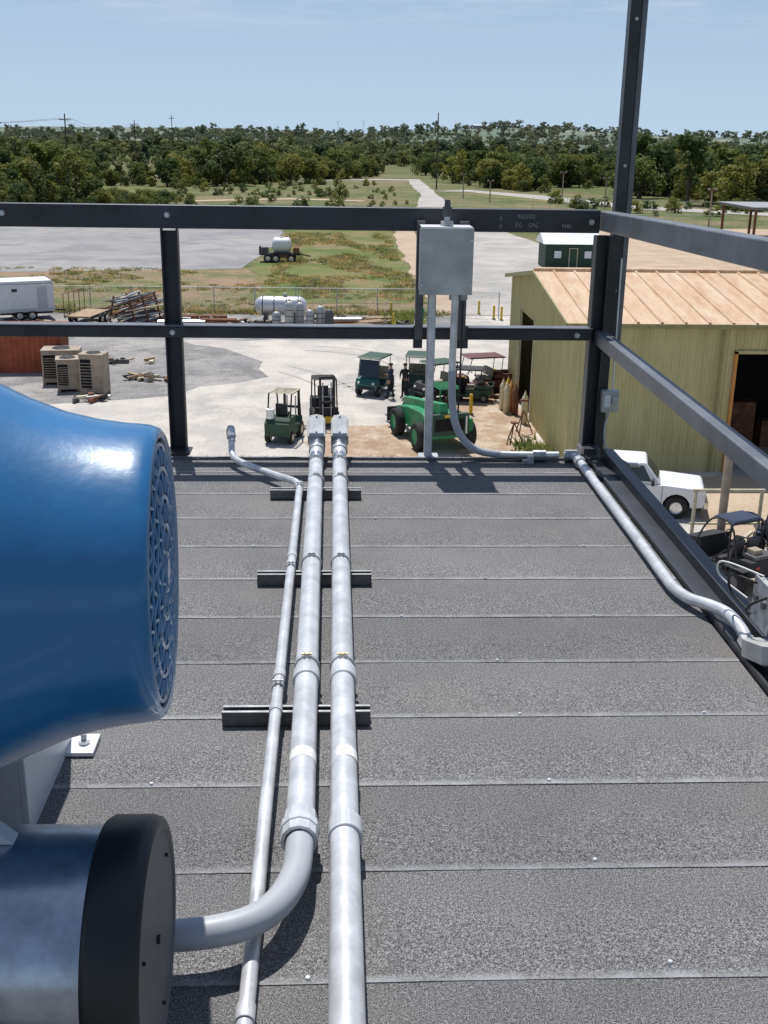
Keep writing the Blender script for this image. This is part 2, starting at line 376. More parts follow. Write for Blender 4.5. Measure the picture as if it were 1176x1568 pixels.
for _ in range(3200):
    x=random.uniform(-60,7.0); y=random.uniform(83.2,111)
    if NZ.noise(V((x*.15,y*.15,4)))>.0: tf.append((x,y,.03,random.uniform(.4,1.0)))
for _ in range(1800): 
    x,y=random.uniform(-6.2,6.8),random.uniform(90,155)
    if NZ.noise(V((x*.2,y*.08,14)))>-.05: tf.append((x,y,.05,random.uniform(.5,1.2)))
for _ in range(450): tf.append((random.uniform(-60,8),random.uniform(82.2,83.2),.03,random.uniform(.6,1.5)))
scatter("grass_tufts","grass_tuft",[tuft(1,"blade_g"),tuft(2,"blade_d"),tuft(3,"blade_m")],tf)
wd=[(random.uniform(7.6,8.8),random.uniform(42,45.5),.04,random.uniform(.7,1.6)) for _ in range(26)]+[(random.uniform(3.5,6),random.uniform(78,82),.03,1.8) for _ in range(25)]
scatter("weeds","weed_tuft",[tuft(8,"blade_g"),tuft(9,"blade_g")],wd)

# ================================================================== ROOFTOP
RZ=11.0
m,nt,b=new_mat("roll_roofing"); N=nt.nodes.new; L=nt.links.new
tc=N("ShaderNodeTexCoord")
def noise_(sc,det=4,ro=.6,src=None):
    n=N("ShaderNodeTexNoise"); n.inputs["Scale"].default_value=sc; n.inputs["Detail"].default_value=det; n.inputs["Roughness"].default_value=ro
    L(tc.outputs["Object"] if src is None else src,n.inputs["Vector"]); return n
def ramp_(s,p0,p1,c0,c1):
    r=N("ShaderNodeValToRGB"); r.color_ramp.elements[0].position=p0; r.color_ramp.elements[1].position=p1
    r.color_ramp.elements[0].color=(*c0,1); r.color_ramp.elements[1].color=(*c1,1); L(s,r.inputs[0]); return r
def mul_(a,bb):
    x=N("ShaderNodeMix"); x.data_type='RGBA'; x.blend_type='MULTIPLY'; x.inputs["Factor"].default_value=1; L(a,x.inputs["A"]); L(bb,x.inputs["B"]); return x.outputs["Result"]
base=ramp_(noise_(1.6,8,.72).outputs[0],.30,.72,(.128,.128,.132),(.190,.186,.184))
g1=ramp_(noise_(400,2,.6).outputs[0],.40,.62,(.22,.22,.22),(1.85,1.85,1.85))
g2=ramp_(noise_(150,3,.75).outputs[0],.36,.66,(.60,.60,.60),(1.35,1.35,1.35))
cur=mul_(mul_(base.outputs[0],g1.outputs[0]),g2.outputs[0])
sp=ramp_(noise_(1.1,4,.6).outputs[0],.54,.70,(0,0,0),(.45,.45,.45))
mx2=N("ShaderNodeMix"); mx2.data_type='RGBA'; L(sp.outputs[0],mx2.inputs["Factor"]); L(cur,mx2.inputs["A"]); mx2.inputs["B"].default_value=(.215,.185,.16,1)
# pale scuffs running across the laps
smp=N("ShaderNodeMapping"); smp.inputs["Scale"].default_value=(6,.9,1); L(tc.outputs["Object"],smp.inputs[0])
sc=ramp_(noise_(1.0,6,.7,smp.outputs[0]).outputs[0],.62,.76,(0,0,0),(.35,.35,.35))
mx4=N("ShaderNodeMix"); mx4.data_type='RGBA'; L(sc.outputs[0],mx4.inputs["Factor"]); L(mx2.outputs["Result"],mx4.inputs["A"]); mx4.inputs["B"].default_value=(.27,.265,.26,1)
sx=N("ShaderNodeSeparateXYZ"); L(tc.outputs["Object"],sx.inputs[0])
def math_(op,a,b_=None,v=None):
    n=N("ShaderNodeMath"); n.operation=op; L(a,n.inputs[0])
    if b_ is not None: L(b_,n.inputs[1])
    elif v is not None: n.inputs[1].default_value=v
    return n.outputs[0]
wob=math_('MULTIPLY',noise_(3,2).outputs[0],v=.010)
yy=math_('ADD',sx.outputs[1],wob)
fr=math_('FRACT',math_('DIVIDE',math_('SUBTRACT',yy,v=1.580),v=.312))
dr=N("ShaderNodeValToRGB"); e=dr.color_ramp.elements; e[0].position=0; e[0].color=(1,1,1,1); e[1].position=.075; e[1].color=(0,0,0,1); L(fr,dr.inputs[0])
dn=ramp_(noise_(9,6,.75).outputs[0],.34,.60,(.15,.15,.15),(.95,.95,.95))
dm=math_('MULTIPLY',dr.outputs[0],dn.outputs[0])
mx3=N("ShaderNodeMix"); mx3.data_type='RGBA'; L(dm,mx3.inputs["Factor"]); L(mx4.outputs["Result"],mx3.inputs["A"]); mx3.inputs["B"].default_value=(.35,.36,.375,1)
fl=math_('FLOOR',math_('DIVIDE',math_('SUBTRACT',sx.outputs[1],v=1.575),v=.312))
wn=N("ShaderNodeTexWhiteNoise"); wn.noise_dimensions='1D'; L(fl,wn.inputs["W"])
mr=N("ShaderNodeMapRange"); mr.inputs["To Min"].default_value=.88; mr.inputs["To Max"].default_value=1.12; L(wn.outputs["Value"],mr.inputs["Value"])
vm=N("ShaderNodeVectorMath"); vm.operation='SCALE'; L(mx3.outputs["Result"],vm.inputs[0]); L(mr.outputs[0],vm.inputs["Scale"])
L(vm.outputs[0],b.inputs["Base Color"]); b.inputs["Roughness"].default_value=.8
bp=N("ShaderNodeBump"); bp.inputs["Strength"].default_value=.8; bp.inputs["Distance"].default_value=.002
L(noise_(400,2,.5).outputs[0],bp.inputs["Height"]); L(bp.outputs[0],b.inputs["Normal"])
MT["roll_roofing"]=m
roof=empty("rooftop")
rb=B(); k0=-14
for k in range(k0,11):
    y0=1.575+.312*k; y1=min(y0+.312,4.90)
    if y1<=y0: break
    ns=60; vs=[]
    for i in range(ns+1):
        x=-6+7.15*i/ns
        w=.004*NZ.noise(V((x*1.7,k*3.1,0)))
        hh=.0016+.0014*NZ.noise(V((x*4,k*2.1,3)))
        vs+=[(x,y0+w,-.004),(x,y0+w,hh),(x,y1+.012 if y1<4.9 else y1,-.0005)]
    rb.add(vs,[f for i in range(ns) for f in ((3*i,3*i+3,3*i+4,3*i+1),(3*i+1,3*i+4,3*i+5,3*i+2))],"roll_roofing")
o=rb.obj("roofing_membrane",roof,loc=(0,0,RZ))
s=B(); s.bb((-6.0,-3,10.6),(1.3,4.93,10.985),"grey_steel"); s.obj("roof_deck",roof)
s=B()
for px,py in [(.60,1.60),(.53,1.90),(.49,2.2),(.47,2.51),(.455,2.82),(-.05,1.575),(.95,2.51),(.8,3.13),(.9,3.75),(.5,3.44),(-.5,2.82),(-.42,2.2),(.15,4.06),(.75,4.37),(.2,3.13),(1.0,1.9),(-.6,3.44),(-.3,3.75)]:
    s.cyl((px,py+.012,RZ+.002),(px,py+.012,RZ+.006),.0055,"galv_conduit",.004,n=10)
s.obj("roof_fasteners",roof)
s=B()
s.bb((1.155,-3,RZ-.02),(1.165,4.93,RZ+.02),"dark_steel")
s.bb((1.165,-3,RZ-.02),(1.235,4.93,RZ+.006),"dark_steel")
s.bb((1.235,-3,RZ-.12),(1.245,4.95,RZ+.045),"dark_steel")
s.bb((1.245,-3,RZ+.037),(1.285,4.95,RZ+.045),"dark_steel")
s.bb((-6,4.90,RZ-.1),(1.155,4.915,RZ+.012),"grey_steel")
s.obj("edge_channel",roof)
s=B(); s.bb((-6,-3,0),(1.2,4.8,10.58),"cream"); s.obj("tower_walls",roof)
s=B(); pts=[]
for i in range(60):
    x=-.68+i*.031; pts.append((x,4.86+.012*NZ.noise(V((x*9,0,0))),RZ+.018+.012*NZ.noise(V((x*7,3,0)))))
s.path(pts,.004,"rope",n=6,sub=1)
r=random.Random(5)
for i in range(120):
    p=V(pts[r.randrange(59)]); d=V((r.gauss(0,.012),r.gauss(0,.012),abs(r.gauss(0,.012)))); s.cyl(p,p+d,.001,"rope",n=3)
s.obj("frayed_rope")
# ------------------------------------------------------------------ guard railing
gr=empty("guard_railing")
s=B(); s.bb((-4,5.04,12.012),(1.17,5.10,12.112),"dark_steel"); s.obj("front_top_rail",gr,.006)
s=B(); s.bb((-4,5.04,11.532),(1.17,5.09,11.583),"dark_steel"); s.obj("front_mid_rail",gr,.004)
s=B(); s.bb((-4,5.03,11.585),(1.17,5.10,11.590),"grey_steel"); s.obj("front_mid_flange",gr)
def rrail(z0,z1,h,w,name,k):
    s=B(); a=V((1.215,5.10,z0)); c=V((1.27,-1.5,z1)); s.beam(a,c,w,h,k); s.obj(name,gr,.005)
rrail(12.062,12.20,.085,.07,"side_top_rail","grey_steel"); rrail(11.545,11.43,.062,.055,"side_mid_rail","grey_steel")
s=B()
s.bb((-.778,5.105,10.95),(-.702,5.113,12.0),"dark_steel"); s.bb((-.778,5.06,10.95),(-.770,5.105,12.01),"dark_steel"); s.bb((-.710,5.06,10.95),(-.702,5.105,12.01),"dark_steel")
s.bb((-.80,4.99,10.995),(-.68,5.11,11.005),"dark_steel")
s.obj("left_post",gr,.002)
s=B(); s.bb((1.16,5.105,10.9),(1.28,5.113,12.0),"dark_steel"); s.bb((1.16,5.04,10.9),(1.168,5.105,12.0),"dark_steel"); s.bb((1.22,5.05,10.9),(1.226,5.105,12.0),"dark_steel")
s.bb((1.15,5.0,RZ-.02),(1.24,5.1,RZ+.03),"grey_steel")
s.obj("corner_post",gr,.002)
s=B(); s.bb((-3.1,5.06,10.95),(-3.02,5.11,12.0),"dark_steel"); s.obj("far_left_post",gr,.002)
s=B()
for x,z in [(-.74,12.07),(1.13,12.06),(-.74,11.557),(1.10,11.557),(-1.45,12.07)]:
    s.cyl((x,5.04,z),(x,5.033,z),.013,"galv_rough",n=12); s.cyl((x,5.033,z),(x,5.026,z),.008,"galv_conduit",n=6)
s.obj("rail_bolts",gr)
s=B(); r=random.Random(3)
def scrib(x0,z0,n,hh):
    for i in range(n):
        x=x0+i*hh*.75; k=r.randrange(3)
        if k==0: P=[(x,z0),(x+.2*hh,z0+hh),(x+.5*hh,z0+.2*hh)]
        elif k==1: P=[(x,z0+hh),(x+.5*hh,z0+.8*hh),(x+.1*hh,z0+.5*hh),(x+.5*hh,z0+.2*hh),(x,z0)]
        else: P=[(x+.5*hh,z0+hh),(x,z0+.6*hh),(x+.3*hh,z0),(x+.5*hh,z0+.5*hh)]
        s.path([(a,5.0385,c) for a,c in P],.0010,"marker",n=4,sub=3)
scrib(.80,12.072,6,.018); scrib(.79,12.034,2,.022); scrib(.85,12.034,3,.02); scrib(1.0,12.035,4,.014); scrib(.72,12.025,1,.022); scrib(.72,12.06,1,.022)
s.obj("chalk_marks",gr)
s=B()
s.bb((1.252,5.125,11.45),(1.258,5.185,14.6),"dark_steel"); s.bb((1.258,5.125,11.45),(1.300,5.131,14.6),"dark_steel"); s.bb((1.306,5.14,11.45),(1.330,5.19,14.6),"grey_steel"); s.bb((1.258,5.178,11.45),(1.306,5.185,14.6),"dark_steel")
for z in (11.75,12.3,12.9): s.cyl((1.28,5.125,z),(1.28,5.118,z),.008,"galv_rough",n=8)
s.obj("steel_mast",bevel=.001)
# ------------------------------------------------------------------ conduits on the roof
def coupling(s,x,y,z,r,l=.05,k="galv_conduit"):
    s.lathe([(-l/2,r*.98),(-l/2,r*1.16),(l/2,r*1.16),(l/2,r*.98)],(x,y,z),(0,1,0),k,24,False)
def clamp(s,x,y,z,r,k="galv_rough"):
    s.lathe([(-.006,r),(-.006,r*1.14),(.006,r*1.14),(.006,r)],(x,y,z),(0,1,0),"galv_rough",20,False)
    s.box((x-.006,y,z+r+.006),(.003,.016,.016),"galv_rough"); s.box((x+.006,y,z+r+.006),(.003,.016,.016),"galv_rough")
    s.cyl((x-.014,y,z+r+.008),(x+.014,y,z+r+.008),.0028,k,n=8)
strutsY=[(4.33,-.27,.10),(3.41,-.26,.115),(2.49,-.285,.085)]
for (y,x0,x1) in strutsY:
    s=B(); w=.041
    s.bb((x0,y-w/2,RZ+.004),(x1,y-w/2+.003,RZ+.041),"strut"); s.bb((x0,y+w/2-.003,RZ+.004),(x1,y+w/2,RZ+.041),"strut")
    s.bb((x0,y-w/2+.003,RZ+.004),(x1,y+w/2-.003,RZ+.007),"strut")
    s.bb((x0,y-w/2+.003,RZ+.038),(x1,y-w/2+.011,RZ+.041),"galv_rough"); s.bb((x0,y+w/2-.011,RZ+.038),(x1,y+w/2-.003,RZ+.041),"galv_rough")
    s.obj("pipe_support_strut")
cz=RZ+.041
s=B(); r0=.030; z=cz+r0
s.cyl((.020,-.6,z),(.012,4.86,z),r0,"galv_conduit",n=32)
for y in (1.925,2.60): coupling(s,.018,y,z,r0)
for y,_,_ in strutsY[:2]: clamp(s,.015,y,z,r0)
clamp(s,.016,2.66,z,r0,"brass"); clamp(s,.014,4.6,z,r0)
s.lathe([(-.02,r0*1.02),(.02,r0*1.02)],(.017,2.19,z),(0,1,0),"label",24)
s.obj("large_conduit")
s=B()
s.cyl((-.074,1.92,z),(-.090,4.86,z),r0,"galv_conduit",n=32)
coupling(s,-.078,2.60,z,r0); 
s.lathe([(-.035,r0),(-.035,r0*1.25),(-.01,r0*1.28),(-.008,r0*1.36),(.012,r0*1.36),(.014,r0*1.2),(.05,r0*1.16),(.05,r0)],(-.074,1.925,z),(0,1,0),"galv_conduit",12,False)
s.lathe([(-.02,r0*1.02),(.02,r0*1.02)],(-.0755,2.19,z),(0,1,0),"label",24)
for y,_,_ in strutsY[:2]: clamp(s,-.082,y,z,r0)
clamp(s,-.078,2.66,z,r0,"brass"); clamp(s,-.088,4.6,z,r0)
s.obj("large_conduit")
s=B()
s.path([(-.074,1.93,z),(-.073,1.86,z),(-.079,1.78,z+.002),(-.105,1.70,z+.005),(-.150,1.645,z+.008),(-.22,1.615,z+.010),(-.32,1.605,z+.010),(-.45,1.605,z+.010)],.0275,"flex_grey",n=24,sub=26,ring=.025)
s.obj("flexible_conduit")
s=B(); r1=.0145; z1=cz+r1
s.path([(-.150,-.4,z1-.03),(-.150,1.0,z1-.03),(-.150,1.60,z1-.03),(-.150,2.1,z1-.005),(-.150,3.0,z1),(-.150,4.14,z1),(-.150,4.28,z1),(-.17,4.38,z1),(-.25,4.50,z1-.01),(-.36,4.64,z1-.015),(-.44,4.74,z1-.01),(-.465,4.80,z1+.0),(-.47,4.83,z1+.03),(-.47,4.835,z1+.06)],r1,"galv_conduit",n=20,sub=8)
for y,zz in ((1.48,-.03),(2.46,-.001),(2.64,0),(3.52,0)): coupling(s,-.150,y,z1+zz,r1,.035)
for y in (2.57,3.41,4.30): clamp(s,-.150,y,z1,r1)
s.obj("small_conduit")
def lb(name,x,y,z,w,l,ang=0,tilt=0):
    s=B()
    s.prism([(-w/2,0),(w/2,0),(w/2,l*.75),(w/2*.7,l*.95),(0,l),(-w/2*.7,l*.95),(-w/2,l*.75)],-w*.45,w*.45,"box_grey")
    s.prism([(-w*.42,l*.08),(w*.42,l*.08),(w*.42,l*.75),(0,l*.93),(-w*.42,l*.75)],-w*.52,-w*.451,"galv_conduit")
    for zq in (.14,.86): s.cyl((0,-w*.52,l*zq),(0,-w*.56,l*zq),w*.05,"strut",n=8)
    s.cyl((0,0,0),(0,0,-.02),w*.42,"galv_rough",n=16)
    o=s.obj(name,bevel=w*.08,loc=(x,y,z)); o.rotation_euler=(tilt,0,ang); return o
lb("conduit_body",-.092,4.93,RZ+.085,.080,.12,0,rad(-48))
lb("conduit_body",.014,4.93,RZ+.085,.080,.12,0,rad(-48))
lb("conduit_body",-.47,4.84,RZ+.12,.036,.055,rad(15),rad(-40))
s=B()
for x in (-.088,.012):
    s.cyl((x,4.78,cz+r0),(x,4.90,cz+r0),.037,"galv_rough",n=8); s.path([(x,4.9,cz+r0),(x,4.97,cz+r0+.01),(x,5.01,RZ+.02),(x,5.02,RZ-.3)],.03,"galv_conduit",n=16,sub=5)
s.obj("conduit_drop_elbows")
# ------------------------------------------------------------------ junction box
jb=empty("junction_box")
s=B(); s.bb((.362,4.865,11.765),(.582,4.985,12.035),"box_grey"); s.obj("enclosure",jb,.004)
s=B(); s.bb((.357,4.852,11.759),(.587,4.863,12.041),"box_grey"); s.bb((.362,4.855,12.041),(.582,4.99,12.046),"white_paint"); s.obj("cover",jb,.002)
s=B()
for x in (.366,.578):
    for zz in (11.80,11.99): s.cyl((x,4.849,zz),(x,4.852,zz),.006,"galv_conduit",n=8)
s.bb((.352,4.99,11.54),(.387,5.03,12.06),"strut"); s.bb((.540,4.99,11.54),(.580,5.03,12.06),"strut"); s.bb((.347,5.0,11.50),(.387,5.035,11.60),"dark_steel"); s.bb((.540,5.0,11.50),(.595,5.035,11.60),"dark_steel")
s.obj("mounting_struts",jb)
s=B(); s.bb((.405,4.945,11.0),(.409,4.985,11.765),"galv_rough"); s.bb((.436,4.945,11.0),(.440,4.985,11.765),"galv_rough"); s.bb((.409,4.981,11.0),(.436,4.985,11.765),"galv_rough"); s.bb((.409,4.945,11.0),(.436,4.948,11.765),"galv_conduit")
s.bb((.38,4.93,11.0),(.47,5.0,11.008),"galv_rough"); s.obj("support_leg",jb)
s=B(); s.cyl((.475,4.92,12.04),(.475,4.92,12.065),.028,"galv_rough",n=8); s.cyl((.475,4.92,12.065),(.475,4.92,12.085),.013,"galv_conduit",n=12); s.cyl((.475,4.92,12.085),(.475,4.92,12.125),.021,"strut",n=12); s.cyl((.475,4.92,12.125),(.475,4.92,12.155),.014,"strut",.012,n=12); s.obj("top_sensor",jb,.001)
s=B()
zz=RZ+.03
s.path([(.520,4.90,11.765),(.518,4.90,11.6),(.517,4.90,11.42),(.522,4.90,11.28),(.542,4.90,11.17),(.587,4.90,11.09),(.655,4.90,11.045),(.75,4.90,zz),(.9,4.89,zz),(1.02,4.89,zz)],.016,"galv_conduit",n=20,sub=8)
s.path([(.517,4.90,11.42),(.522,4.90,11.28),(.542,4.90,11.17),(.587,4.90,11.09),(.655,4.90,11.045),(.75,4.90,zz)],.0172,"flex_grey",n=20,sub=8)
for xx in (.515,.555): s.cyl((xx-.0,4.92,11.73),(xx,4.92,11.765),.021,"galv_rough",n=8)
s.path([(.557,4.93,11.74),(.558,4.94,11.4),(.558,4.98,11.2),(.558,5.04,11.1)],.004,"rubber",n=6)
s.lathe([(-.03,.015),(-.03,.023),(.03,.023),(.03,.015)],(.93,4.89,zz),(1,0,0),"galv_rough",8,False)
s.box((.885,4.87,zz-.012),(.03,.05,.03),"galv_rough"); s.box((.87,4.84,zz-.018),(.05,.02,.02),"galv_rough")
s.obj("box_conduit")
s=B(); X=1.095
s.path([(1.05,4.89,zz),(1.085,4.87,zz),(X,4.82,zz),(X,4.6,zz),(X,4.2,zz),(X,3.75,zz),(X-.002,3.42,zz),(1.095,3.30,zz),(1.115,3.20,zz+.004),(1.155,3.12,zz+.015),(1.185,3.04,zz+.02),(1.195,2.95,zz+.01),(1.185,2.85,zz)],.0185,"galv_conduit",n=20,sub=8)
s.lathe([(-.028,.018),(-.028,.026),(.028,.026),(.028,.018)],(1.075,4.885,zz),(1,0,0),"galv_rough",8,False)
s.lathe([(-.028,.018),(-.028,.026),(.028,.026),(.028,.018)],(X,4.78,zz),(0,1,0),"galv_rough",8,False)
s.lathe([(-.025,.018),(-.025,.026),(.025,.026),(.025,.018)],(1.187,2.87,zz),(.1,1,0),"galv_rough",8,False)
s.box((1.17,4.93,zz+.01),(.06,.05,.03),"dark_steel")
s.obj("edge_conduit")
cb=empty("outlet_box")
s=B(); s.prism([(-.028,-.035),(.028,-.035),(.032,.0),(.028,.09),(.0,.115),(-.028,.09),(-.032,0)],-.026,.026,"box_grey"); s.prism([(-.023,-.03),(.023,-.03),(.024,.085),(0,.104),(-.024,.085)],-.031,-.027,"galv_rough")
o=s.obj("conduit_elbow_body",cb,.008,loc=(1.183,2.70,RZ+.05)); o.rotation_euler=(rad(75),0,rad(5)); o.location=(1.183,2.80,RZ+.05)
s=B(); s.bb((1.21,2.80,11.10),(1.31,2.92,11.22),"box_grey"); s.bb((1.203,2.795,11.09),(1.2085,2.925,11.23),"galv_rough")
s.cyl((1.203,2.83,11.17),(1.195,2.83,11.17),.012,"strut"); s.cyl((1.203,2.89,11.17),(1.195,2.89,11.17),.012,"strut"); s.obj("enclosure",cb,.003)
s=B(); s.path([(1.20,2.90,11.21),(1.16,2.99,11.20),(1.18,3.03,11.13),(1.21,2.95,11.10),(1.18,2.9,11.12),(1.17,2.84,11.17),(1.21,2.82,11.2)],.004,"rubber",n=6)
s.path([(1.22,2.9,11.23),(1.14,3.02,11.23),(1.16,3.08,11.16),(1.22,3.0,11.12)],.003,"label",n=6); s.obj("loose_cable",cb)
pb=empty("post_receptacle_box")
s=B(); s.bb((1.235,5.02,11.20),(1.315,5.07,11.30),"box_grey"); s.bb((1.245,5.012,11.225),(1.275,5.019,11.285),"white_paint"); s.bb((1.28,5.008,11.24),(1.31,5.019,11.28),"galv_rough"); s.obj("box",pb,.003)
s=B(); s.path([(1.285,5.03,11.30),(1.288,5.06,11.45),(1.289,5.08,11.9)],.004,"galv_conduit",n=6); s.path([(1.27,5.02,11.20),(1.25,4.99,11.13),(1.26,4.97,11.04),(1.32,4.93,11.0),(1.36,4.9,10.98)],.005,"galv_rough",n=6); s.path([(1.36,4.9,10.98),(1.40,4.88,10.985)],.010,"label",n=8,sub=1); s.obj("cable",pb)
# ------------------------------------------------------------------ blue blower motor
MC=V((-.27,1.66,11.74))
bm_=empty("blower_motor",MC,rad(3.0))
O=(.27,0,0)
s=B()
prof=[(-1.6,.30),(-1.4,.345),(-.86,.352),(-.66,.345),(-.60,.335),(-.54,.310),(-.48,.280),(-.42,.256),(-.37,.244),(-.33,.238),(-.305,.236),(-.290,.234),(-.277,.229),(-.272,.222),(-.275,.214)]
s.lathe(prof,O,(1,0,0),"blue_paint",96)
s.obj("fan_cowl",bm_)
s=B(); s.lathe([(-.275,.2138),(-.284,.210),(-.33,.208)],O,(1,0,0),"blue_dark",72); s.lathe([(-.315,.207),(-.315,.0005)],O,(1,0,0),"black_void",48)
s.obj("grille_backing",bm_)
s=B()
gx=lambda R:-.008+.007*(1-(R/.2)**2)
for i,R in enumerate([.030,.075,.120,.165,.203]):
    s.torus((gx(R),0,0),(1,0,0),R,.0040,"blue_paint",72,8)
for (Rm,amp,nw) in ((.0975,.0155,14),(.1425,.0155,20),(.185,.0130,28),(.052,.014,9)):
    pts=[]
    for i in range(nw*8+1):
        a=2*math.pi*i/(nw*8); R=Rm+amp*math.sin(nw*a); pts.append((gx(R),R*math.cos(a),R*math.sin(a)))
    s.path(pts,.0034,"blue_paint",n=6,sub=1)
s.cyl((-.02,0,0),(.003,0,0),.022,"blue_paint",n=20)
s.obj("fan_guard",bm_)
s=B()
def mv(p): return (p[0]+.27,p[1]-1.66,p[2]-11.74)
s.hull8([mv(p) for p in [(-.72,1.36,11.80),(-.55,1.43,11.80),(-.55,1.38,11.80),(-.72,1.30,11.80)]],[mv(p) for p in [(-.72,1.36,11.835),(-.59,1.43,11.835),(-.59,1.39,11.835),(-.72,1.30,11.835)]],"blue_paint")
s.bb(mv((-.60,1.62,12.035)),mv((-.53,1.68,12.068)),"blue_dark"); s.sph(mv((-.50,1.60,12.018)),.009,"blue_dark")
s.cyl(mv((-.585,1.9,11.9)),mv((-.585,1.9,12.09)),.016,"blue_dark"); s.obj("lugs",bm_,.006)
sf=empty("blower_stand")
s=B()
s.add([(-.47,1.40,11.415),(-.64,1.40,11.415),(-.64,1.40,11.55),(-.61,1.40,11.54),(-.47,1.43,11.415),(-.64,1.43,11.415),(-.64,1.43,11.55),(-.61,1.43,11.54)],[(0,1,2,3),(7,6,5,4),(0,4,5,1),(1,5,6,2),(2,6,7,3),(3,7,4,0)],"frame_paint")
s.bb((-1.6,2.02,11.0),(-.655,2.035,11.46),"frame_paint"); s.bb((-.655,2.02,11.0),(-.64,2.40,11.46),"frame_paint")
s.bb((-1.6,2.36,11.0),(-.66,2.40,11.3),"frame_paint")
s.obj("support_frame",sf,.002)
s=B(); s.bb((-.64,2.33,11.004),(-.575,2.42,11.014),"white_paint"); s.cyl((-.605,2.375,11.014),(-.605,2.375,11.04),.007,"galv_rough",n=8); s.cyl((-.605,2.375,11.014),(-.605,2.375,11.024),.014,"galv_conduit",n=6); s.obj("anchor_foot",sf,.001)
si=empty("air_silencer")
SO=(0,1.40,11.245)
s=B(); s.lathe([(-1.6,.0),(-1.6,.170),(-.33,.170)],SO,(1,0,0),"silver",96); s.obj("shell",si)
s=B(); s.lathe([(-.346,.15),(-.349,.178),(-.340,.184),(-.285,.184),(-.272,.180),(-.268,.174)],SO,(1,0,0),"black_cap",96)
s.lathe([(-.268,.174),(-.267,.162),(-.271,.158)],SO,(1,0,0),"cap_grey",96); s.lathe([(-.271,.158),(-.271,.0002)],SO,(1,0,0),"cap_grey",96)
for a in range(3): s.cyl((-.271,1.40+.13*math.cos(a*2.1+.6),11.245+.13*math.sin(a*2.1+.6)),(-.266,1.40+.13*math.cos(a*2.1+.6),11.245+.13*math.sin(a*2.1+.6)),.003,"black_cap",n=8)
s.cyl((-.271,1.4,11.245),(-.266,1.4,11.245),.007,"black_cap",n=12)
s.obj("end_cap",si)

# ================================================================== BUILDINGS
def corr(name,c,c2,scale,axis,rough=.5,metal=0):
    m,nt,b=new_mat(name); N=nt.nodes.new; L=nt.links.new
    tc=N("ShaderNodeTexCoord"); no=N("ShaderNodeTexNoise"); no.inputs["Scale"].default_value=.6; no.inputs["Detail"].default_value=9; no.inputs["Roughness"].default_value=.78
    mp=N("ShaderNodeMapping"); mp.inputs["Scale"].default_value=(3,3,.5) if axis=='v' else (3,.6,1)
    L(tc.outputs["Object"],mp.inputs[0]); L(mp.outputs[0],no.inputs["Vector"])
    cr=N("ShaderNodeValToRGB"); cr.color_ramp.elements[0].position=.35; cr.color_ramp.elements[1].position=.66
    cr.color_ramp.elements[0].color=(*c,1); cr.color_ramp.elements[1].color=(*c2,1); L(no.outputs[0],cr.inputs[0]); L(cr.outputs[0],b.inputs["Base Color"])
    b.inputs["Roughness"].default_value=rough; b.inputs["Metallic"].default_value=metal
    return m
MT["wall_green"]=corr("wall_green",(.42,.38,.18),(.57,.52,.28),1,'v')
MT["roof_tan"]=corr("roof_tan",(.70,.55,.38),(.50,.28,.15),1,'h')
MT["trim_green"]=mat("trim_green",(.30,.27,.12),var=.2)
wb=empty("metal_warehouse")
X0,X1,Y0,Y1,EV,RG=9.0,34.0,41.8,57.3,5.88,6.9; YM=(Y0+Y1)/2
def ribwall(s,p0,p1,z0,z1f,k,pitch=.30,d=.04,nrm=(0,-1)):
    p0=V((*p0,0));p1=V((*p1,0)); L_=(p1-p0).length; n=int(L_/pitch); nn=V((*nrm,0)); vs=[]
    for i in range(n):
        for (t,o) in ((0,0),(.62,0),(.70,1),(.92,1)):
            q=p0.lerp(p1,(i+t)/n); q=q+nn*d*o; zt=z1f((i+t)/n); vs+=[(q.x,q.y,z0),(q.x,q.y,zt)]
    q=p1; vs+=[(q.x,q.y,z0),(q.x,q.y,z1f(1))]
    m=len(vs)//2
    s.add(vs,[(2*i,2*i+2,2*i+3,2*i+1) for i in range(m-1)],k)
s=B()
ribwall(s,(X0,Y0),(15.4,Y0),0,lambda t:EV,"wall_green")
ribwall(s,(15.4,Y0),(21.4,Y0),4.75,lambda t:EV,"wall_green")
ribwall(s,(21.4,Y0),(X1,Y0),0,lambda t:EV,"wall_green")
gab=lambda y: EV+(RG-EV)*(1-abs(y-YM)/(Y1-YM))
ribwall(s,(X0,Y0),(X0,50.0),0,lambda t:gab(Y0+(50-Y0)*t),"wall_green",nrm=(-1,0))
ribwall(s,(X0,50.0),(X0,54.0),4.6,lambda t:gab(50+4*t),"wall_green",nrm=(-1,0))
ribwall(s,(X0,54.0),(X0,Y1),0,lambda t:gab(54+(Y1-54)*t),"wall_green",nrm=(-1,0))
ribwall(s,(X1,Y0),(X1,Y1),0,lambda t:gab(Y0+(Y1-Y0)*t),"wall_green",nrm=(1,0)); ribwall(s,(X0,Y1),(X1,Y1),0,lambda t:EV,"wall_green",nrm=(0,1))
s.obj("walls",wb)
s=B()
def ribroof(ya,za,yb,zb):
    n=int((X1-X0+.6)/.9); 
    for i in range(n):
        xa=X0-.3+(X1-X0+.6)*i/n; xb=X0-.3+(X1-X0+.6)*(i+1)/n
        s.add([(xa,ya,za),(xb-.12,ya,za),(xb-.12,yb,zb),(xa,yb,zb)],[(0,1,2,3)],"roof_tan")
        s.add([(xb-.12,ya,za),(xb-.09,ya,za+.07),(xb-.03,ya,za+.07),(xb,ya,za),(xb-.12,yb,zb),(xb-.09,yb,zb+.07),(xb-.03,yb,zb+.07),(xb,yb,zb)],[(0,1,5,4),(1,2,6,5),(2,3,7,6)],"roof_tan")
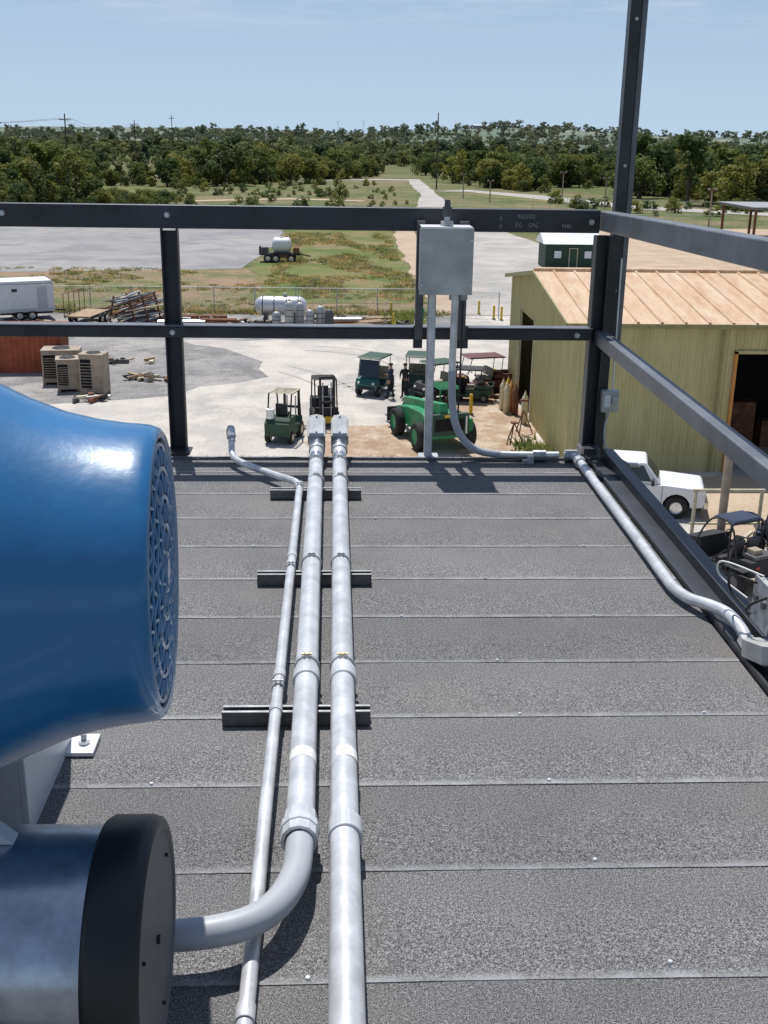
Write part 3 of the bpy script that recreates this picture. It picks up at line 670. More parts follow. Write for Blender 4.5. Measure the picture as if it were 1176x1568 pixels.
ribroof(Y0-.25,EV+.02,YM,RG+.06); ribroof(YM,RG+.06,Y1+.25,EV+.02)
s.obj("roof",wb)
s=B()
s.bb((X0-.32,Y0-.36,EV-.14),(X1+.3,Y0-.252,EV+.03),"trim_green")
s.cyl((X0-.3,YM,RG+.09),(X1+.3,YM,RG+.09),.12,"roof_tan",n=8)
for (ya,yb) in ((Y0-.3,YM),(Y1+.3,YM)): s.beam((X0-.34,ya,EV-.05),(X0-.34,yb,RG-.02),.07,.18,"trim_green")
s.bb((15.28,Y0-.10,0),(15.40,Y0+.1,4.85),"orange"); s.bb((15.28,Y0-.10,4.75),(21.5,Y0+.1,4.87),"wall_green"); s.cyl((14.75,Y0-.12,0),(14.75,Y0-.12,EV-.1),.06,"trim_green")
s.bb((X0-.09,50-.12,0),(X0+.05,50,4.7),"cream"); s.bb((X0-.09,54,0),(X0+.05,54.12,4.7),"cream")
s.obj("trim",wb)
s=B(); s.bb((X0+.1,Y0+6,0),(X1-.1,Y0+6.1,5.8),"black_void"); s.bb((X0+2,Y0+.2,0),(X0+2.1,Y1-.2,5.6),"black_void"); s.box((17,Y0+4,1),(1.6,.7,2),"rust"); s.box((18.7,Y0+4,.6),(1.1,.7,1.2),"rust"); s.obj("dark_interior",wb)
sd=empty("garden_shed")
s=B(); s.bb((21.2,114.6,0),(26.6,118.6,2.5),"dark_green")
for i in range(18): s.bb((21.3+.3*i,114.55,0),(21.36+.3*i,114.6,2.5),"dark_green")
s.obj("walls",sd)
s=B(); s.add([(20.9,114.2,2.5),(26.9,114.2,2.5),(26.9,119,2.5),(20.9,119,2.5),(20.9,116.6,3.55),(26.9,116.6,3.55)],[(0,1,5,4),(3,4,5,2),(0,4,3),(1,2,5),(0,3,2,1)],"white_paint"); s.obj("roof",sd)
s=B(); s.bb((23.6,114.5,0.05),(24.5,114.54,2.1),"cream"); s.bb((23.68,114.47,.1),(24.42,114.5,2.03),"dark_green"); s.bb((22.1,114.5,1.1),(22.8,114.54,1.8),"white_paint"); s.bb((25.2,114.5,1.1),(25.9,114.54,1.8),"white_paint"); s.obj("door_and_windows",sd)
cp=empty("open_shelter")
s=B(); s.bb((54.5,148,4.2),(86,162,4.5),"grey_steel"); s.bb((54.3,147.8,4.5),(86.2,162.2,4.56),"steel_sky"); s.obj("roof",cp)
s=B()
for x in range(55,86,4):
    for y in (148.6,161.4): s.bb((x-.15,y-.15,0),(x+.15,y+.15,4.2),"rust")
s.obj("posts",cp)
def farbox(name,x,y,w,h,k):
    s=B(); z=H(x,y)-2; s.bb((x-w/2,y,z),(x+w/2,y+20,z+h),k); s.add([(x-w/2-1,y-1,z+h),(x+w/2+1,y-1,z+h),(x+w/2+1,y+21,z+h),(x-w/2-1,y+21,z+h),(x-w/2,y+10,z+h+2),(x+w/2,y+10,z+h+2)],[(0,1,5,4),(2,3,4,5),(0,4,3),(1,2,5)],"white_paint"); s.obj(name)
farbox("distant_building",330,2700,30,10,"steel_sky"); farbox("distant_building",-900,2600,50,8,"steel_sky")
def upole(x,y,h,arm=2.4,r=.2):
    s=B(); s.cyl((0,0,-.2),(0,0,h),r,"pole_wood",r*.6,n=8)
    if arm:
        s.box((0,0,h-1.2),(arm,.14,.14),"pole_wood")
        for i in (-1,-.4,.4,1): s.cyl((i*arm/2*.95,0,h-1.13),(i*arm/2*.95,0,h-.85),.05,"galv_rough",n=6)
    e=empty("utility_pole",(x,y,0),rad(20)); s.obj("pole_and_crossarm",e)
upole(-56,245,16.3); upole(-62.5,366,16.6); upole(-61.6,442,19.5,2.0); upole(25.9,300,18.8,0,.22); upole(-88,215,15.5); upole(-30,600,18,2.2); upole(30,640,17,2.2); upole(120,560,16,2.2); upole(12,420,13,2.2)
s=B()
def wire(a,b,sag):
    pts=[V(a).lerp(V(b),t/10)+V((0,0,-sag*4*(t/10)*(1-t/10))) for t in range(11)]; s.path(pts,.03,"pole_wood",n=4,sub=1)
for dx in (-1.1,1.1): wire((-56+dx,245,15.4),(-88+dx,215,14.6),1); wire((-56+dx,245,15.4),(-62.5+dx,366,15.7),2)
s.obj("overhead_wires")
def lpole(x,y,h):
    s=B(); s.cyl((0,0,0),(0,0,h),.14,"hvac_tan",.11,n=8); s.box((0,0,h),(1.3,.2,.2),"rust"); s.box((-.5,-.1,h+.2),(.4,.3,.25),"steel_sky"); s.box((.5,-.1,h+.2),(.4,.3,.25),"steel_sky")
    e=empty("yard_light_pole",(x,y,0)); s.obj("pole_and_lamps",e)
lpole(47.8,243,6); lpole(51.9,221,5.6); lpole(56.9,173,5.6); lpole(28,255,5); lpole(32,240,4.2)
def turbine(x,y,h):
    z=H(x,y); s=B(); s.cyl((0,0,0),(0,0,h),.55,"steel_sky",.4,n=6)
    a0=random.uniform(0,2)
    for i in range(3):
        a=a0+i*2.094; s.cyl((0,-1.5,h),(h*.4*math.cos(a),-1.5,h+h*.4*math.sin(a)),.45,"steel_sky",.15,n=4)
    s.box((0,0,h),(1.5,4,1.5),"steel_sky"); e=empty("wind_turbine",(x,y,z)); s.obj("tower_and_rotor",e)
for px,hh in ((-.042,34),(-.02,42),(.09,36),(.102,40)): turbine(4200*px+180,4200,hh)
def chain_fence(name,pts,h=1.9,sp=3.,wire=True):
    e=empty(name); s=B(); w=B()
    for (a,b) in zip(pts[:-1],pts[1:]):
        a=V((*a,0));b=V((*b,0));L_=(b-a).length;d=(b-a)/L_;n=max(1,int(L_/sp))
        for i in range(n+1):
            p=a+d*L_*i/n; s.cyl(p,p+V((0,0,h+.05)),.04,"galv_rough",n=6)
        s.cyl(a+V((0,0,h)),b+V((0,0,h)),.025,"galv_rough",n=5)
        if wire:
            k=int(L_/.22)
            for i in range(k):
                t=L_*i/k
                for sg in (1,-1):
                    e0=t+sg*h*.6
                    if 0<=e0<=L_:
                        w.cyl(a+d*t+V((0,0,.03)),a+d*e0+V((0,0,h)),.006,"galv_rough",n=3,caps=False)
    s.obj("posts_and_rails",e); 
    if wire: w.obj("wire_mesh",e)
chain_fence("chain_link_fence",[(-48,82.8),(6,82.6),(11.8,81)],1.9)
chain_fence("chain_link_fence",[(38,222),(54,218),(86,205)],2.0,3,False)
chain_fence("chain_link_fence",[(27,150),(30,172),(60,172)],2.0,3,False)

# ================================================================== VEHICLES
def wheel(s,x,y,r,w,side=1,rim="chrome"):
    s.lathe([(-w/2,r*.55),(-w/2,r*.9),(-w*.35,r),(w*.35,r),(w/2,r*.9),(w/2,r*.55)],(x,y,r),(0,1,0),"tyre",24)
    for q in (-1,1): s.lathe([(q*w*.42,.001),(q*w*.42,r*.25),(q*w*.36,r*.45),(q*w*.5,r*.56)],(x,y,r),(0,1,0),rim,16)
def pickup(loc,rz):
    P={}
    s=B(); W=.96
    prof=[(2.75,.45),(2.80,.62),(2.79,.98),(2.70,1.08),(1.45,1.17),(-.78,1.17),(-.78,.42)]
    a=[(1.85-.47*math.cos(math.pi*i/8),.40+.47*math.sin(math.pi*i/8)) for i in range(9)]
    prof+= a
    s.prism(prof,-W,W,"white_paint"); P["front_body"]=s
    s=B()
    a=[(-1.75-.47*math.cos(math.pi*i/8),.40+.47*math.sin(math.pi*i/8)) for i in range(9)]
    prof=[(-2.85,.5),(-2.85,1.12),(-.82,1.12),(-.82,.42)]+a[::-1]
    s.prism(prof,-W,-W+.09,"white_paint"); s.prism(prof,W-.09,W,"white_paint")
    s.bb((-2.8,-W+.1,.62),(-.82,W-.1,.66),"rubber"); s.bb((-2.88,-W+.02,.5),(-2.82,W-.02,1.12),"white_paint"); P["cargo_bed"]=s
    s=B()
    zt=1.88; fx=.72
    s.hull8([(-.72,-.92,1.172),(1.30,-.92,1.172),(1.30,.92,1.172),(-.72,.92,1.172)],[(-.62,-.76,zt),(fx,-.76,zt),(fx,.76,zt),(-.62,.76,zt)],"white_paint"); P["cab"]=s
    s=B()
    def lerp(a,b,t): return tuple(a[i]+(b[i]-a[i])*t for i in range(3))
    for sg in (-1,1):
        b0,b1,t0,t1=(-.72,.92*sg,1.172),(1.30,.92*sg,1.172),(-.62,.76*sg,zt),(fx,.76*sg,zt)
        def pt(u,v): q=lerp(lerp(b0,b1,u),lerp(t0,t1,u),v); return (q[0],q[1]+.008*sg,q[2])
        s.quad([pt(.06,.12),pt(.36,.12),pt(.36,.86),pt(.07,.86)],"glass"); s.quad([pt(.41,.12),pt(.86,.12),pt(.90,.86),pt(.42,.86)],"glass")
    b0,b1,t0,t1=(1.30,-.92,1.172),(1.30,.92,1.172),(fx,-.76,zt),(fx,.76,zt)
    def pf(u,v): q=lerp(lerp(b0,b1,u),lerp(t0,t1,u),v); return (q[0]+.008,q[1],q[2]+.006)
    s.quad([pf(.06,.08),pf(.94,.08),pf(.92,.90),pf(.08,.90)],"glass")
    s.quad([(-.705,-.78,1.28),(-.705,.78,1.28),(-.638,.66,1.78),(-.638,-.66,1.78)],"glass"); P["windows"]=s
    s=B()
    for x in (1.85,-1.75):
        for y in (-.86,.86): wheel(s,x,y,.40,.26)
    P["wheels"]=s
    s=B(); s.bb((2.78,-.94,.42),(2.92,.94,.64),"chrome"); s.bb((2.785,-.55,.70),(2.81,.55,.95),"rubber")
    for y in (-.76,.76): s.bb((2.775,y-.16,.74),(2.80,y+.16,.93),"label"); s.bb((-2.90,y-.08,.7),(-2.885,y+.08,1.0),"red_lens")
    for y in (-1.08,1.08): s.bb((.95,y-.1,1.18),(1.05,y+.1,1.38),"rubber")
    for y in (-W-.006,W+.006):
        s.bb((1.33,y-.004,.5),(1.345,y+.004,1.14),"rubber"); s.bb((.25,y-.004,.5),(.262,y+.004,1.14),"rubber"); s.bb((.32,y-.012,1.0),(.48,y+.012,1.03),"rubber"); s.bb((-.5,y-.004,.47),(1.2,y+.004,.53),"rubber")
    s.bb((-2.7,-.8,.28),(2.7,.8,.45),"rubber")
    for y in (-.8,.8): s.bb((-.90,y-.03,1.12),(-.84,y+.03,1.85),"rubber")
    s.bb((-.90,-.8,1.80),(-.84,.8,1.86),"rubber"); P["trim"]=s
    return asset("pickup_truck",loc,rz,P,.045)
pickup((10.15,37.35,.04),rad(-14))
def cart(name,loc,rz,body,roof,rear='bed',long=0,sc=1):
    P={}; s=B()
    s.prism([(1.15,.35),(1.2,.62),(1.05,.88),(.78,.98),(.70,.55),(.1,.42),(-.05,.72),(-1.2-long,.75),(-1.25-long,.40),(-.4,.30)],-.58,.58,body); P["body"]=s
    s=B(); s.bb((-.45,-.55,.75),(.05,.55,.87),"seat"); s.box((-.5,0,1.1),(.12,1.08,.42),"seat",ry=rad(-8)); 
    if rear=='bed':
        s.bb((-1.35-long,-.58,.80),(-.62,-.54,1.02),body); s.bb((-1.35-long,.54,.80),(-.62,.58,1.02),body); s.bb((-1.35-long,-.58,.80),(-1.31-long,.58,1.02),body); s.bb((-1.3-long,-.54,.78),(-.64,.54,.82),"rubber")
        s.box((-1.0,.1,.95),(.4,.5,.28),"rust"); s.cyl((-1.2,-.3,.85),(-.75,-.25,1.15),.07,"cream",n=8); s.box((-.8,-.25,.92),(.25,.3,.2),"strut",rz=.3)
    else: s.bb((-1.15,-.55,.75),(-.7,.55,.87),"seat")
    P["seats"]=s
    s=B(); s.prism([(-.80-long*.6,1.86),(.75,1.86),(.85,1.89),(.70,1.94),(-.75-long*.6,1.94),(-.85-long*.6,1.89)],-.62,.62,roof); P["canopy"]=s
    s=B()
    for y in (-.55,.55):
        s.cyl((.88,y,.85),(.62,y,1.88),.022,"rubber",n=6); s.cyl((-.62-long*.6,y,.75),(-.70-long*.6,y,1.88),.022,"rubber",n=6); s.cyl((-.05,y,.7),(-.02,y,1.0),.02,"rubber",n=6)
    s.cyl((.62,-.55,1.84),(.62,.55,1.84),.02,"rubber",n=6)
    if rear!='bed': s.quad([(.86,-.52,.98),(.86,.52,.98),(.65,.52,1.80),(.65,-.52,1.80)],"glass")
    s.cyl((.75,-.25,.8),(.42,-.25,1.08),.018,"rubber",n=6); s.torus((.40,-.25,1.10),(-.75,0,.6),.17,.016,"rubber",16,6)
    for y in (-.4,.4): s.sph((1.17,y,.7),.07,"label",8)
    s.bb((1.18,-.45,.38),(1.26,.45,.50),"rubber"); P["frame"]=s
    s=B()
    for x in (.82,-.88-long*.6):
        for y in (-.52,.52): wheel(s,x,y,.27,.22,rim="grey_steel")
    P["wheels"]=s
    return asset(name,loc,rz,P,.015,sc)
cart("golf_cart",(1.95,55.9,.04),rad(-115),"teal_paint","dark_green",'seat')
cart("utility_cart",(4.2,56.4,.04),rad(-100),"dark_green","dark_green",'bed')
cart("utility_cart",(5.1,54.4,.04),rad(-150),"rubber","dark_green",'bed')
cart("utility_cart",(7.3,56.0,.05),rad(195),"maroon","maroon",'bed',.6)
cart("utility_cart",(6.5,54.2,.05),rad(170),"dark_green","rubber",'bed',.2,.85)
def buggy(loc,rz,body,roof):
    P={}; s=B()
    s.prism([(1.45,.55),(1.5,.75),(1.25,1.0),(.65,1.12),(.55,.55),(-.55,.5),(-.6,.95),(-1.35,1.0),(-1.45,.6),(-.9,.42),(.9,.42)],-.55,.55,body); P["body"]=s
    s=B()
    for y in (-.28,.28): s.bb((-.45,y-.22,.55),(.05,y+.22,.75),"rubber"); s.box((-.5,y,1.05),(.12,.42,.65),"strut",ry=rad(-10))
    P["seats"]=s
    s=B(); R_=.03
    for y in (-.62,.62):
        s.path([(.75,y,.6),(.70,y,1.05),(.25,y*.92,1.8),(-.5,y*.92,1.83),(-.85,y,1.0)],R_,"rubber",n=8,sub=4); s.cyl((-.5,y*.92,1.83),(-.55,y,.5),R_,"rubber",n=8); s.cyl((.7,y,.62),(-.55,y,.62),R_,"rubber",n=8); s.cyl((.1,y,.62),(-.5,y,1.15),R_,"rubber",n=8)
    for x,z_ in ((.25,1.8),(-.5,1.83)): s.cyl((x,-.57,z_),(x,.57,z_),R_,"rubber",n=8)
    s.cyl((-.52,-.6,1.2),(-.52,.6,1.2),R_,"rubber",n=8); s.torus((.35,-.28,1.15),(-.75,0,.5),.16,.018,"rubber",16,6)
    P["roll_cage"]=s
    s=B(); s.hull8([(-.55,-.55,1.86),(.28,-.55,1.84),(.28,.55,1.84),(-.55,.55,1.86)],[(-.5,-.48,1.93),(.18,-.48,1.92),(.18,.48,1.92),(-.5,.48,1.93)],roof); P["roof_panel"]=s
    s=B()
    for x in (1.02,-.98):
        for y in (-.68,.68): wheel(s,x,y,.36,.27,rim="strut"); s.box((x,y,.76),(.75,.28,.04),body)
    P["wheels_and_fenders"]=s
    s=B()
    for y in (-.38,.38): s.sph((1.45,y,.78),.07,"label",8); s.box((-1.44,y,.85),(.03,.12,.06),"red_lens")
    s.box((-1.05,0,1.05),(.5,.7,.12),"strut"); s.box((-1.0,.1,1.16),(.3,.3,.16),"hvac_tan"); P["details"]=s
    return asset("side_by_side",loc,rz,P,.02,1.05)
buggy((11.7,30.5,.05),rad(115),"rubber","cloth_blue")
buggy((13.9,31.4,.05),rad(80),"cloth_blue","rubber")
def forklift(loc,rz,body,mastz=2.4,wh="white_paint",sc=1):
    P={}; s=B()
    s.prism([(-1.2,.35),(-1.25,.9),(-1.0,1.12),(-.35,1.12),(-.3,.75),(.45,.6),(.6,.9),(.7,.9),(.75,.3)],-.55,.55,body); P["chassis"]=s
    s=B(); s.bb((-.5,-.25,1.12),(-.05,.25,1.22),"rubber"); s.box((-.55,0,1.4),(.1,.5,.5),"rubber"); s.cyl((-1.0,.35,1.1),(-1.0,.35,1.5),.18,"label",n=10); P["seat"]=s
    s=B()
    for y in (-.5,.5):
        s.beam((-.9,y,1.1),(-.7,y,2.1),.06,.06,"rubber"); s.beam((.6,y,.9),(.35,y,2.1),.06,.06,"rubber"); s.beam((-.7,y,2.1),(.35,y,2.1),.07,.07,wh)
    for i in range(7): s.beam((-.7+i*.175,-.5,2.13),(-.7+i*.175,.5,2.13),.05,.03,wh)
    P["overhead_guard"]=s
    s=B()
    for y in (-.32,.32): s.beam((.92,y,.1),(.92,y,mastz),.09,.13,"rubber"); s.cyl((.86,y*.6,.2),(.86,y*.6,mastz-.3),.035,"chrome",n=8)
    for z in (.4,1.2,mastz-.05): s.bb((.88,-.32,z-.05),(.96,.32,z+.05),"rubber")
    s.bb((1.0,-.5,.25),(1.05,.5,.55),"yellow")
    for y in (-.3,.3): s.bb((1.05,y-.06,.08),(2.0,y+.06,.12),"grey_steel")
    P["mast_and_forks"]=s
    s=B()
    for y in (-.5,.5): wheel(s,.45,y,.34,.22,rim="cream"); wheel(s,-.85,y,.28,.2,rim="cream")
    P["wheels"]=s
    return asset("forklift",loc,rz,P,.02,sc)
forklift((-2.2,46.7,.04),rad(75),"dark_green",2.0,"cream",1.0)
forklift((-.55,49.4,.04),rad(-82),"rubber",2.4,"rubber",.98)
P={}; s=B()
s.prism([(-2.0,.6),(-2.05,1.35),(-1.2,1.55),(.5,1.45),(1.9,1.2),(2.0,.65)],-.55,1.0,"green_machine"); s.bb((-1.9,-1.05,.7),(-.3,-.56,1.35),"green_machine"); P["chassis"]=s
s=B()
for x in (-.2,.95):
    for y in (-1.05,-.2): s.beam((x,y,1.0),(x-.05,y,2.25),.07,.07,"green_machine")
s.bb((-.3,-1.1,2.25),(1.0,-.15,2.31),"green_machine")
for i in range(7): s.bb((-.25+i*.18,-1.1,2.32),(-.19+i*.18,-.15,2.36),"green_machine")
s.bb((-.25,-1.08,.75),(.95,-.17,1.15),"green_machine"); s.bb((-.1,-.9,1.15),(.35,-.4,1.3),"rubber"); s.box((-.12,-.65,1.55),(.1,.5,.5),"rubber"); P["cab"]=s
s=B(); s.beam((-2.1,.35,1.9),(2.4,.35,1.25),.35,.4,"green_machine"); s.beam((2.3,.35,1.3),(2.9,.35,.6),.22,.3,"rubber"); s.bb((2.9,-.4,.25),(2.98,1.1,.9),"rubber")
for y in (-.2,.8): s.bb((2.98,y-.06,.25),(4.0,y+.06,.3),"grey_steel")
s.bb((-2.3,-.7,.8),(-2.06,1.0,1.7),"dark_green"); s.bb((-2.31,-.5,1.0),(-2.305,.8,1.5),"black_void"); P["boom"]=s
s=B()
for x in (-1.35,1.35):
    for y in (-1.05,1.15): wheel(s,x,y,.60,.40,rim="green_machine")
P["wheels"]=s
s=B(); s.box((-2.33,.2,1.62),(.02,.4,.10),"yellow"); s.bb((-2.315,-.62,.86),(-2.305,-.55,1.6),"label"); s.cyl((-.9,-.2,1.5),(-.9,-.2,2.1),.05,"rust",n=8); P["decals_and_exhaust"]=s
asset("telehandler",(4.15,46.4,.04),rad(106),P,.02,1.0)
# ------------------------------------------------------------------ yard equipment
P={}; s=B(); s.prism([(-1.75,.55),(-1.8,2.4),(-1.68,2.6),(1.68,2.6),(1.8,2.4),(1.8,.55)],-1.1,1.1,"white_paint"); P["box_body"]=s
s=B(); s.bb((-.9,-1.112,1.9),(-.55,-1.105,2.1),"glass"); s.bb((.7,-1.112,.8),(1.35,-1.105,2.2),"frame_paint"); s.bb((-1.8,-1.115,.60),(1.8,-1.105,.80),"frame_paint"); s.bb((-1.8,-1.115,2.38),(1.8,-1.105,2.42),"steel_sky"); s.beam((1.8,0,.5),(2.7,0,.45),.1,.1,"rubber"); P["details"]=s
s=B(); 
for x in (-.5,.3):
    for y in (-1.0,1.0): wheel(s,x,y,.35,.22)
s.bb((-1.7,-.9,.4),(1.7,.9,.55),"rubber"); P["wheels"]=s
asset("enclosed_trailer",(-21.9,79.4,.03),rad(24),P,.05,1.05)
def flat_trailer(loc,rz,L_=3.6):
    P={}; s=B(); s.bb((-L_/2,-.95,.55),(L_/2,.95,.65),"wood")
    for y in (-.95,.95): s.bb((-L_/2,y-.04,.5),(L_/2,y+.04,.68),"rubber")
    s.beam((L_/2,-.6,.58),(L_/2+1.2,0,.5),.08,.1,"rubber"); s.beam((L_/2,.6,.58),(L_/2+1.2,0,.5),.08,.1,"rubber")
    for x in (-L_/2,-L_/4,0,L_/4,L_/2): s.cyl((x,.95,.6),(x,.95,2.1),.03,"rust",n=6)
    s.cyl((-L_/2,.95,2.1),(L_/2,.95,2.1),.03,"rust",n=6); P["deck"]=s
    s=B()
    for x in (-.4,.4):
        for y in (-1.1,1.1): wheel(s,x,y,.33,.2)
    P["wheels"]=s; return asset("flatbed_trailer",loc,rz,P,.01)
flat_trailer((-17.2,78.0,.03),rad(80),3.6); 
P={}; s=B(); r=random.Random(9)
for x in (-1.5,0,1.5):
    s.beam((x,-1.1,.05),(x,1.1,.05),.12,.12,"rust"); s.beam((x,-1.1,.0),(x,-.6,2.0),.1,.1,"rust"); s.beam((x,1.1,.0),(x,.6,2.0),.1,.1,"rust")
    for z in (.7,1.3): s.beam((x,-1.1,z),(x,1.1,z),.08,.08,"rust")
P["rack"]=s; s=B()
for i in range(60):
    z=.15+.5*(i%4)+r.uniform(0,.15); y=r.uniform(-.9,.9); k=r.choice(["rust","galv_rough","strut","cream"]); s.cyl((-2.0+r.uniform(-.5,.5),y,z),(2.0+r.uniform(-.5,.5),y+r.uniform(-.3,.3),z+r.uniform(-.1,.25)),r.uniform(.03,.08),k,n=6)
P["stored_steel"]=s; asset("pipe_rack",(-13.9,77.6,.03),rad(65),P,0)
def pipe_stack(loc,rz,n,L_,k,rr=.09,rows=3):
    s=B()
    for j in range(rows):
        for i in range(n-j): s.cyl((-L_/2,(i-(n-j)/2)*rr*2.05,.14+rr+j*rr*1.75),(L_/2,(i-(n-j)/2)*rr*2.05,.14+rr+j*rr*1.75),rr,k if (i+j)%4 else "rust",n=8)
    for x in (-L_*.35,L_*.35): s.box((x,0,.07),(.14,n*rr*2.3,.14),"wood")
    return asset("pipe_stack",loc,rz,{"pipes":s},0)
pipe_stack((-10.6,76.6,.03),rad(3),6,3.2,"galv_conduit",.07,2); pipe_stack((-8.1,77.0,.03),rad(-4),5,2.4,"rust",.09,2); pipe_stack((-10.0,79.0,.03),rad(2),7,4.5,"rust",.07,2); pipe_stack((-9.1,75.2,.03),rad(8),4,2.2,"cream",.06,2)
pipe_stack((.4,77.6,.03),rad(5),4,2.6,"galv_conduit",.10,2); pipe_stack((-12.5,74.6,.03),rad(-12),4,2.0,"rust",.08,2)
P={}; s=B(); s.lathe([(-1.9,.001),(-1.85,.35),(-1.65,.58),(-1.4,.68),(1.4,.68),(1.65,.58),(1.85,.35),(1.9,.001)],(0,0,1.25),(1,0,0),"galv_conduit",24)
for x in (-1.3,-.45,.45,1.3): s.torus((x,0,1.25),(1,0,0),.70,.035,"strut",24,6)
s.cyl((.3,0,1.9),(.3,0,2.15),.14,"galv_rough"); P["vessel"]=s
s=B()
for x in (-1.1,1.1): s.box((x,0,.4),(.25,1.0,.8),"strut")
P["saddles"]=s; asset("pressure_vessel",(-3.9,78.4,.03),rad(-3),P,.01,.95)
def vtank(loc,k,h=1.6,rr=.36):
    P={}; s=B(); s.lathe([(.15,.001),(.15,rr*.8),(.3,rr),(h-.3,rr),(h-.1,rr*.8),(h,rr*.3),(h+.02,.001)],(0,0,0),(0,0,1),k,20)
    s.cyl((0,0,h),(0,0,h+.14),.06,"brass",n=8)
    for z in (.4,.75,1.1): s.torus((0,0,z*h/1.6),(0,0,1),rr+.01,.022,"strut",20,6)
    P["tank"]=s; s=B(); s.lathe([(0,rr*.7),(.16,rr*.75)],(0,0,0),(0,0,1),"strut",16); P["base_ring"]=s
    return asset("upright_tank",loc,0,P,0)
for x,y,h in [(-3.2,75.6,1.9),(-2.5,76.2,1.75),(-1.8,75.3,1.4),(-1.1,75.8,1.6),(-.5,75.2,1.45),(-4.1,76.3,1.1)]: vtank((x,y,.03),random.choice(["galv_rough","box_grey","strut"]),h,.3)
for (x,y,rz) in [(2.2,77.2,.5),(1.3,75.6,.1),(2.9,79,.2)]:
    s=B(); r=random.Random(int(x*10))
    for i in range(14): s.box((r.uniform(-.2,.2),(i%5-2)*.22,.08+(i//5)*.12),(1.9,.18,.09),"wood",rz=r.uniform(-.15,.15))
    asset("lumber_pile",(x,y,.03),rz,{"boards":s},0)
P={}; s=B(); s.lathe([(-1.0,.001),(-.95,.5),(-.75,.75),(.75,.75),(.95,.5),(1.0,.001)],(0.2,0,1.75),(1,0,0),"white_paint",24); s.cyl((.2,0,2.4),(.2,0,2.6),.2,"white_paint"); P["tank"]=s
s=B(); s.bb((-2.1,-.9,.75),(2.1,.9,.95),"rubber"); s.bb((-2.1,-.9,.95),(-2.0,.9,1.6),"rubber"); s.bb((1.4,-.8,.95),(2.0,.8,1.5),"rust"); s.bb((-1.9,-.5,.95),(-1.2,.5,1.5),"strut"); s.beam((2.1,0,.8),(3.2,0,.6),.12,.12,"rubber"); s.box((0,-.92,.65),(1.9,.05,.3),"rust"); P["frame"]=s
s=B()
for x in (-1.2,-.4,1.2):
    for y in (-.95,.95): wheel(s,x,y,.45,.25)
P["wheels"]=s; asset("tank_trailer",(-5.9,118.3,.05),0,P,.01)
P={}; s=B(); X_=6.0
vs=[]; n=40
for i in range(n+1):
    x=-X_/2+X_*i/n; y=-1.2+(.05 if i%2 else 0); vs+=[(x,y,.15),(x,y,2.3)]
s.add(vs,[(2*i,2*i+2,2*i+3,2*i+1) for i in range(n)],"container_orange"); s.bb((-X_/2,-1.14,.15),(X_/2,1.2,2.3),"container_orange"); s.bb((-X_/2-.03,-1.23,2.3),(X_/2+.03,1.23,2.42),"container_orange"); s.bb((-X_/2-.03,-1.23,0),(X_/2+.03,1.23,.15),"container_orange")
for x in (-X_/2,X_/2): s.bb((x-.06,-1.24,.15),(x+.06,-1.1,2.3),"container_orange")
s.bb((-X_/2+.3,-1.0,2.425),(X_/2-.3,1.0,2.44),"rust"); P["corrugated_box"]=s
s=B(); 
for y in (-.8,-.3,.3,.8): s.cyl((X_/2+.05,y,.2),(X_/2+.05,y,2.2),.025,"rust",n=6)
P["door_bars"]=s; asset("shipping_container",(-18.0,61.6,.03),rad(4),P,.01)
def hvac(loc,rz,w,d,h,k):
    P={}; s=B(); s.bb((-w/2,-d/2,.12),(w/2,d/2,h),k); s.bb((-w/2-.03,-d/2-.03,h),(w/2+.03,d/2+.03,h+.05),k); P["cabinet"]=s
    s=B(); 
    for i in range(9): s.box((-w*.22,-d/2-.02,.35+i*(h-.6)/9),(w*.42,.03,.03),"hvac_tan",rx=rad(30))
    s.bb((-w*.45,-d/2-.004,.3),(0,-d/2-.001,h-.2),"black_void"); s.bb((w*.08,-d/2-.012,.3),(w*.42,-d/2-.002,h-.25),k); P["louvres"]=s
    s=B(); s.torus((0,0,h+.07),(0,0,1),min(w,d)*.33,.03,"strut",20,6); s.cyl((0,0,h+.052),(0,0,h+.06),min(w,d)*.32,"black_void",n=20)
    for i in range(4): s.box((0,0,h+.09),(min(w,d)*.66,.03,.02),"strut",rz=i*.785)
    P["fan"]=s; s=B(); s.bb((-w/2,-d/2,0),(-w/2+.15,d/2,.12),"wood"); s.bb((w/2-.15,-d/2,0),(w/2,d/2,.12),"wood"); P["skids"]=s
    return asset("air_conditioning_unit",loc,rz,P,.01)
hvac((-14.3,58.0,.04),rad(5),1.9,1.3,1.75,"hvac_tan"); hvac((-12.1,55.4,.04),rad(-8),1.2,1.0,2.0,"hvac_tan"); hvac((-13.6,56.2,.04),rad(12),1.1,1.1,1.6,"hvac_tan"); hvac((-14.9,60.2,.04),rad(2),1.2,1.0,1.4,"rust")
def debris(name,loc,seed,n,rx,ry):
    s=B(); r=random.Random(seed)
    for i in range(n):
        k=r.choice(["wood","strut","cream","rust","rubber","galv_rough"]); c=(r.gauss(0,rx),r.gauss(0,ry),r.uniform(.05,.25))
        if i%3: s.box(c,(r.uniform(.15,.9),r.uniform(.08,.3),r.uniform(.05,.3)),k,rz=r.uniform(0,3),rx=r.uniform(-.2,.2))
        else: s.cyl(c,(c[0]+r.uniform(-.5,.5),c[1]+r.uniform(-.5,.5),c[2]+r.uniform(0,.2)),r.uniform(.03,.1),k,n=8)
    asset(name,loc,0,{"scrap_pieces":s},0)
debris("scrap_pile",(-10.1,58.7,.04),1,26,.5,.25); debris("scrap_pile",(-12.6,63.5,.04),2,16,.8,.4); debris("scrap_pile",(-12.0,53.8,.04),3,12,.6,.2)
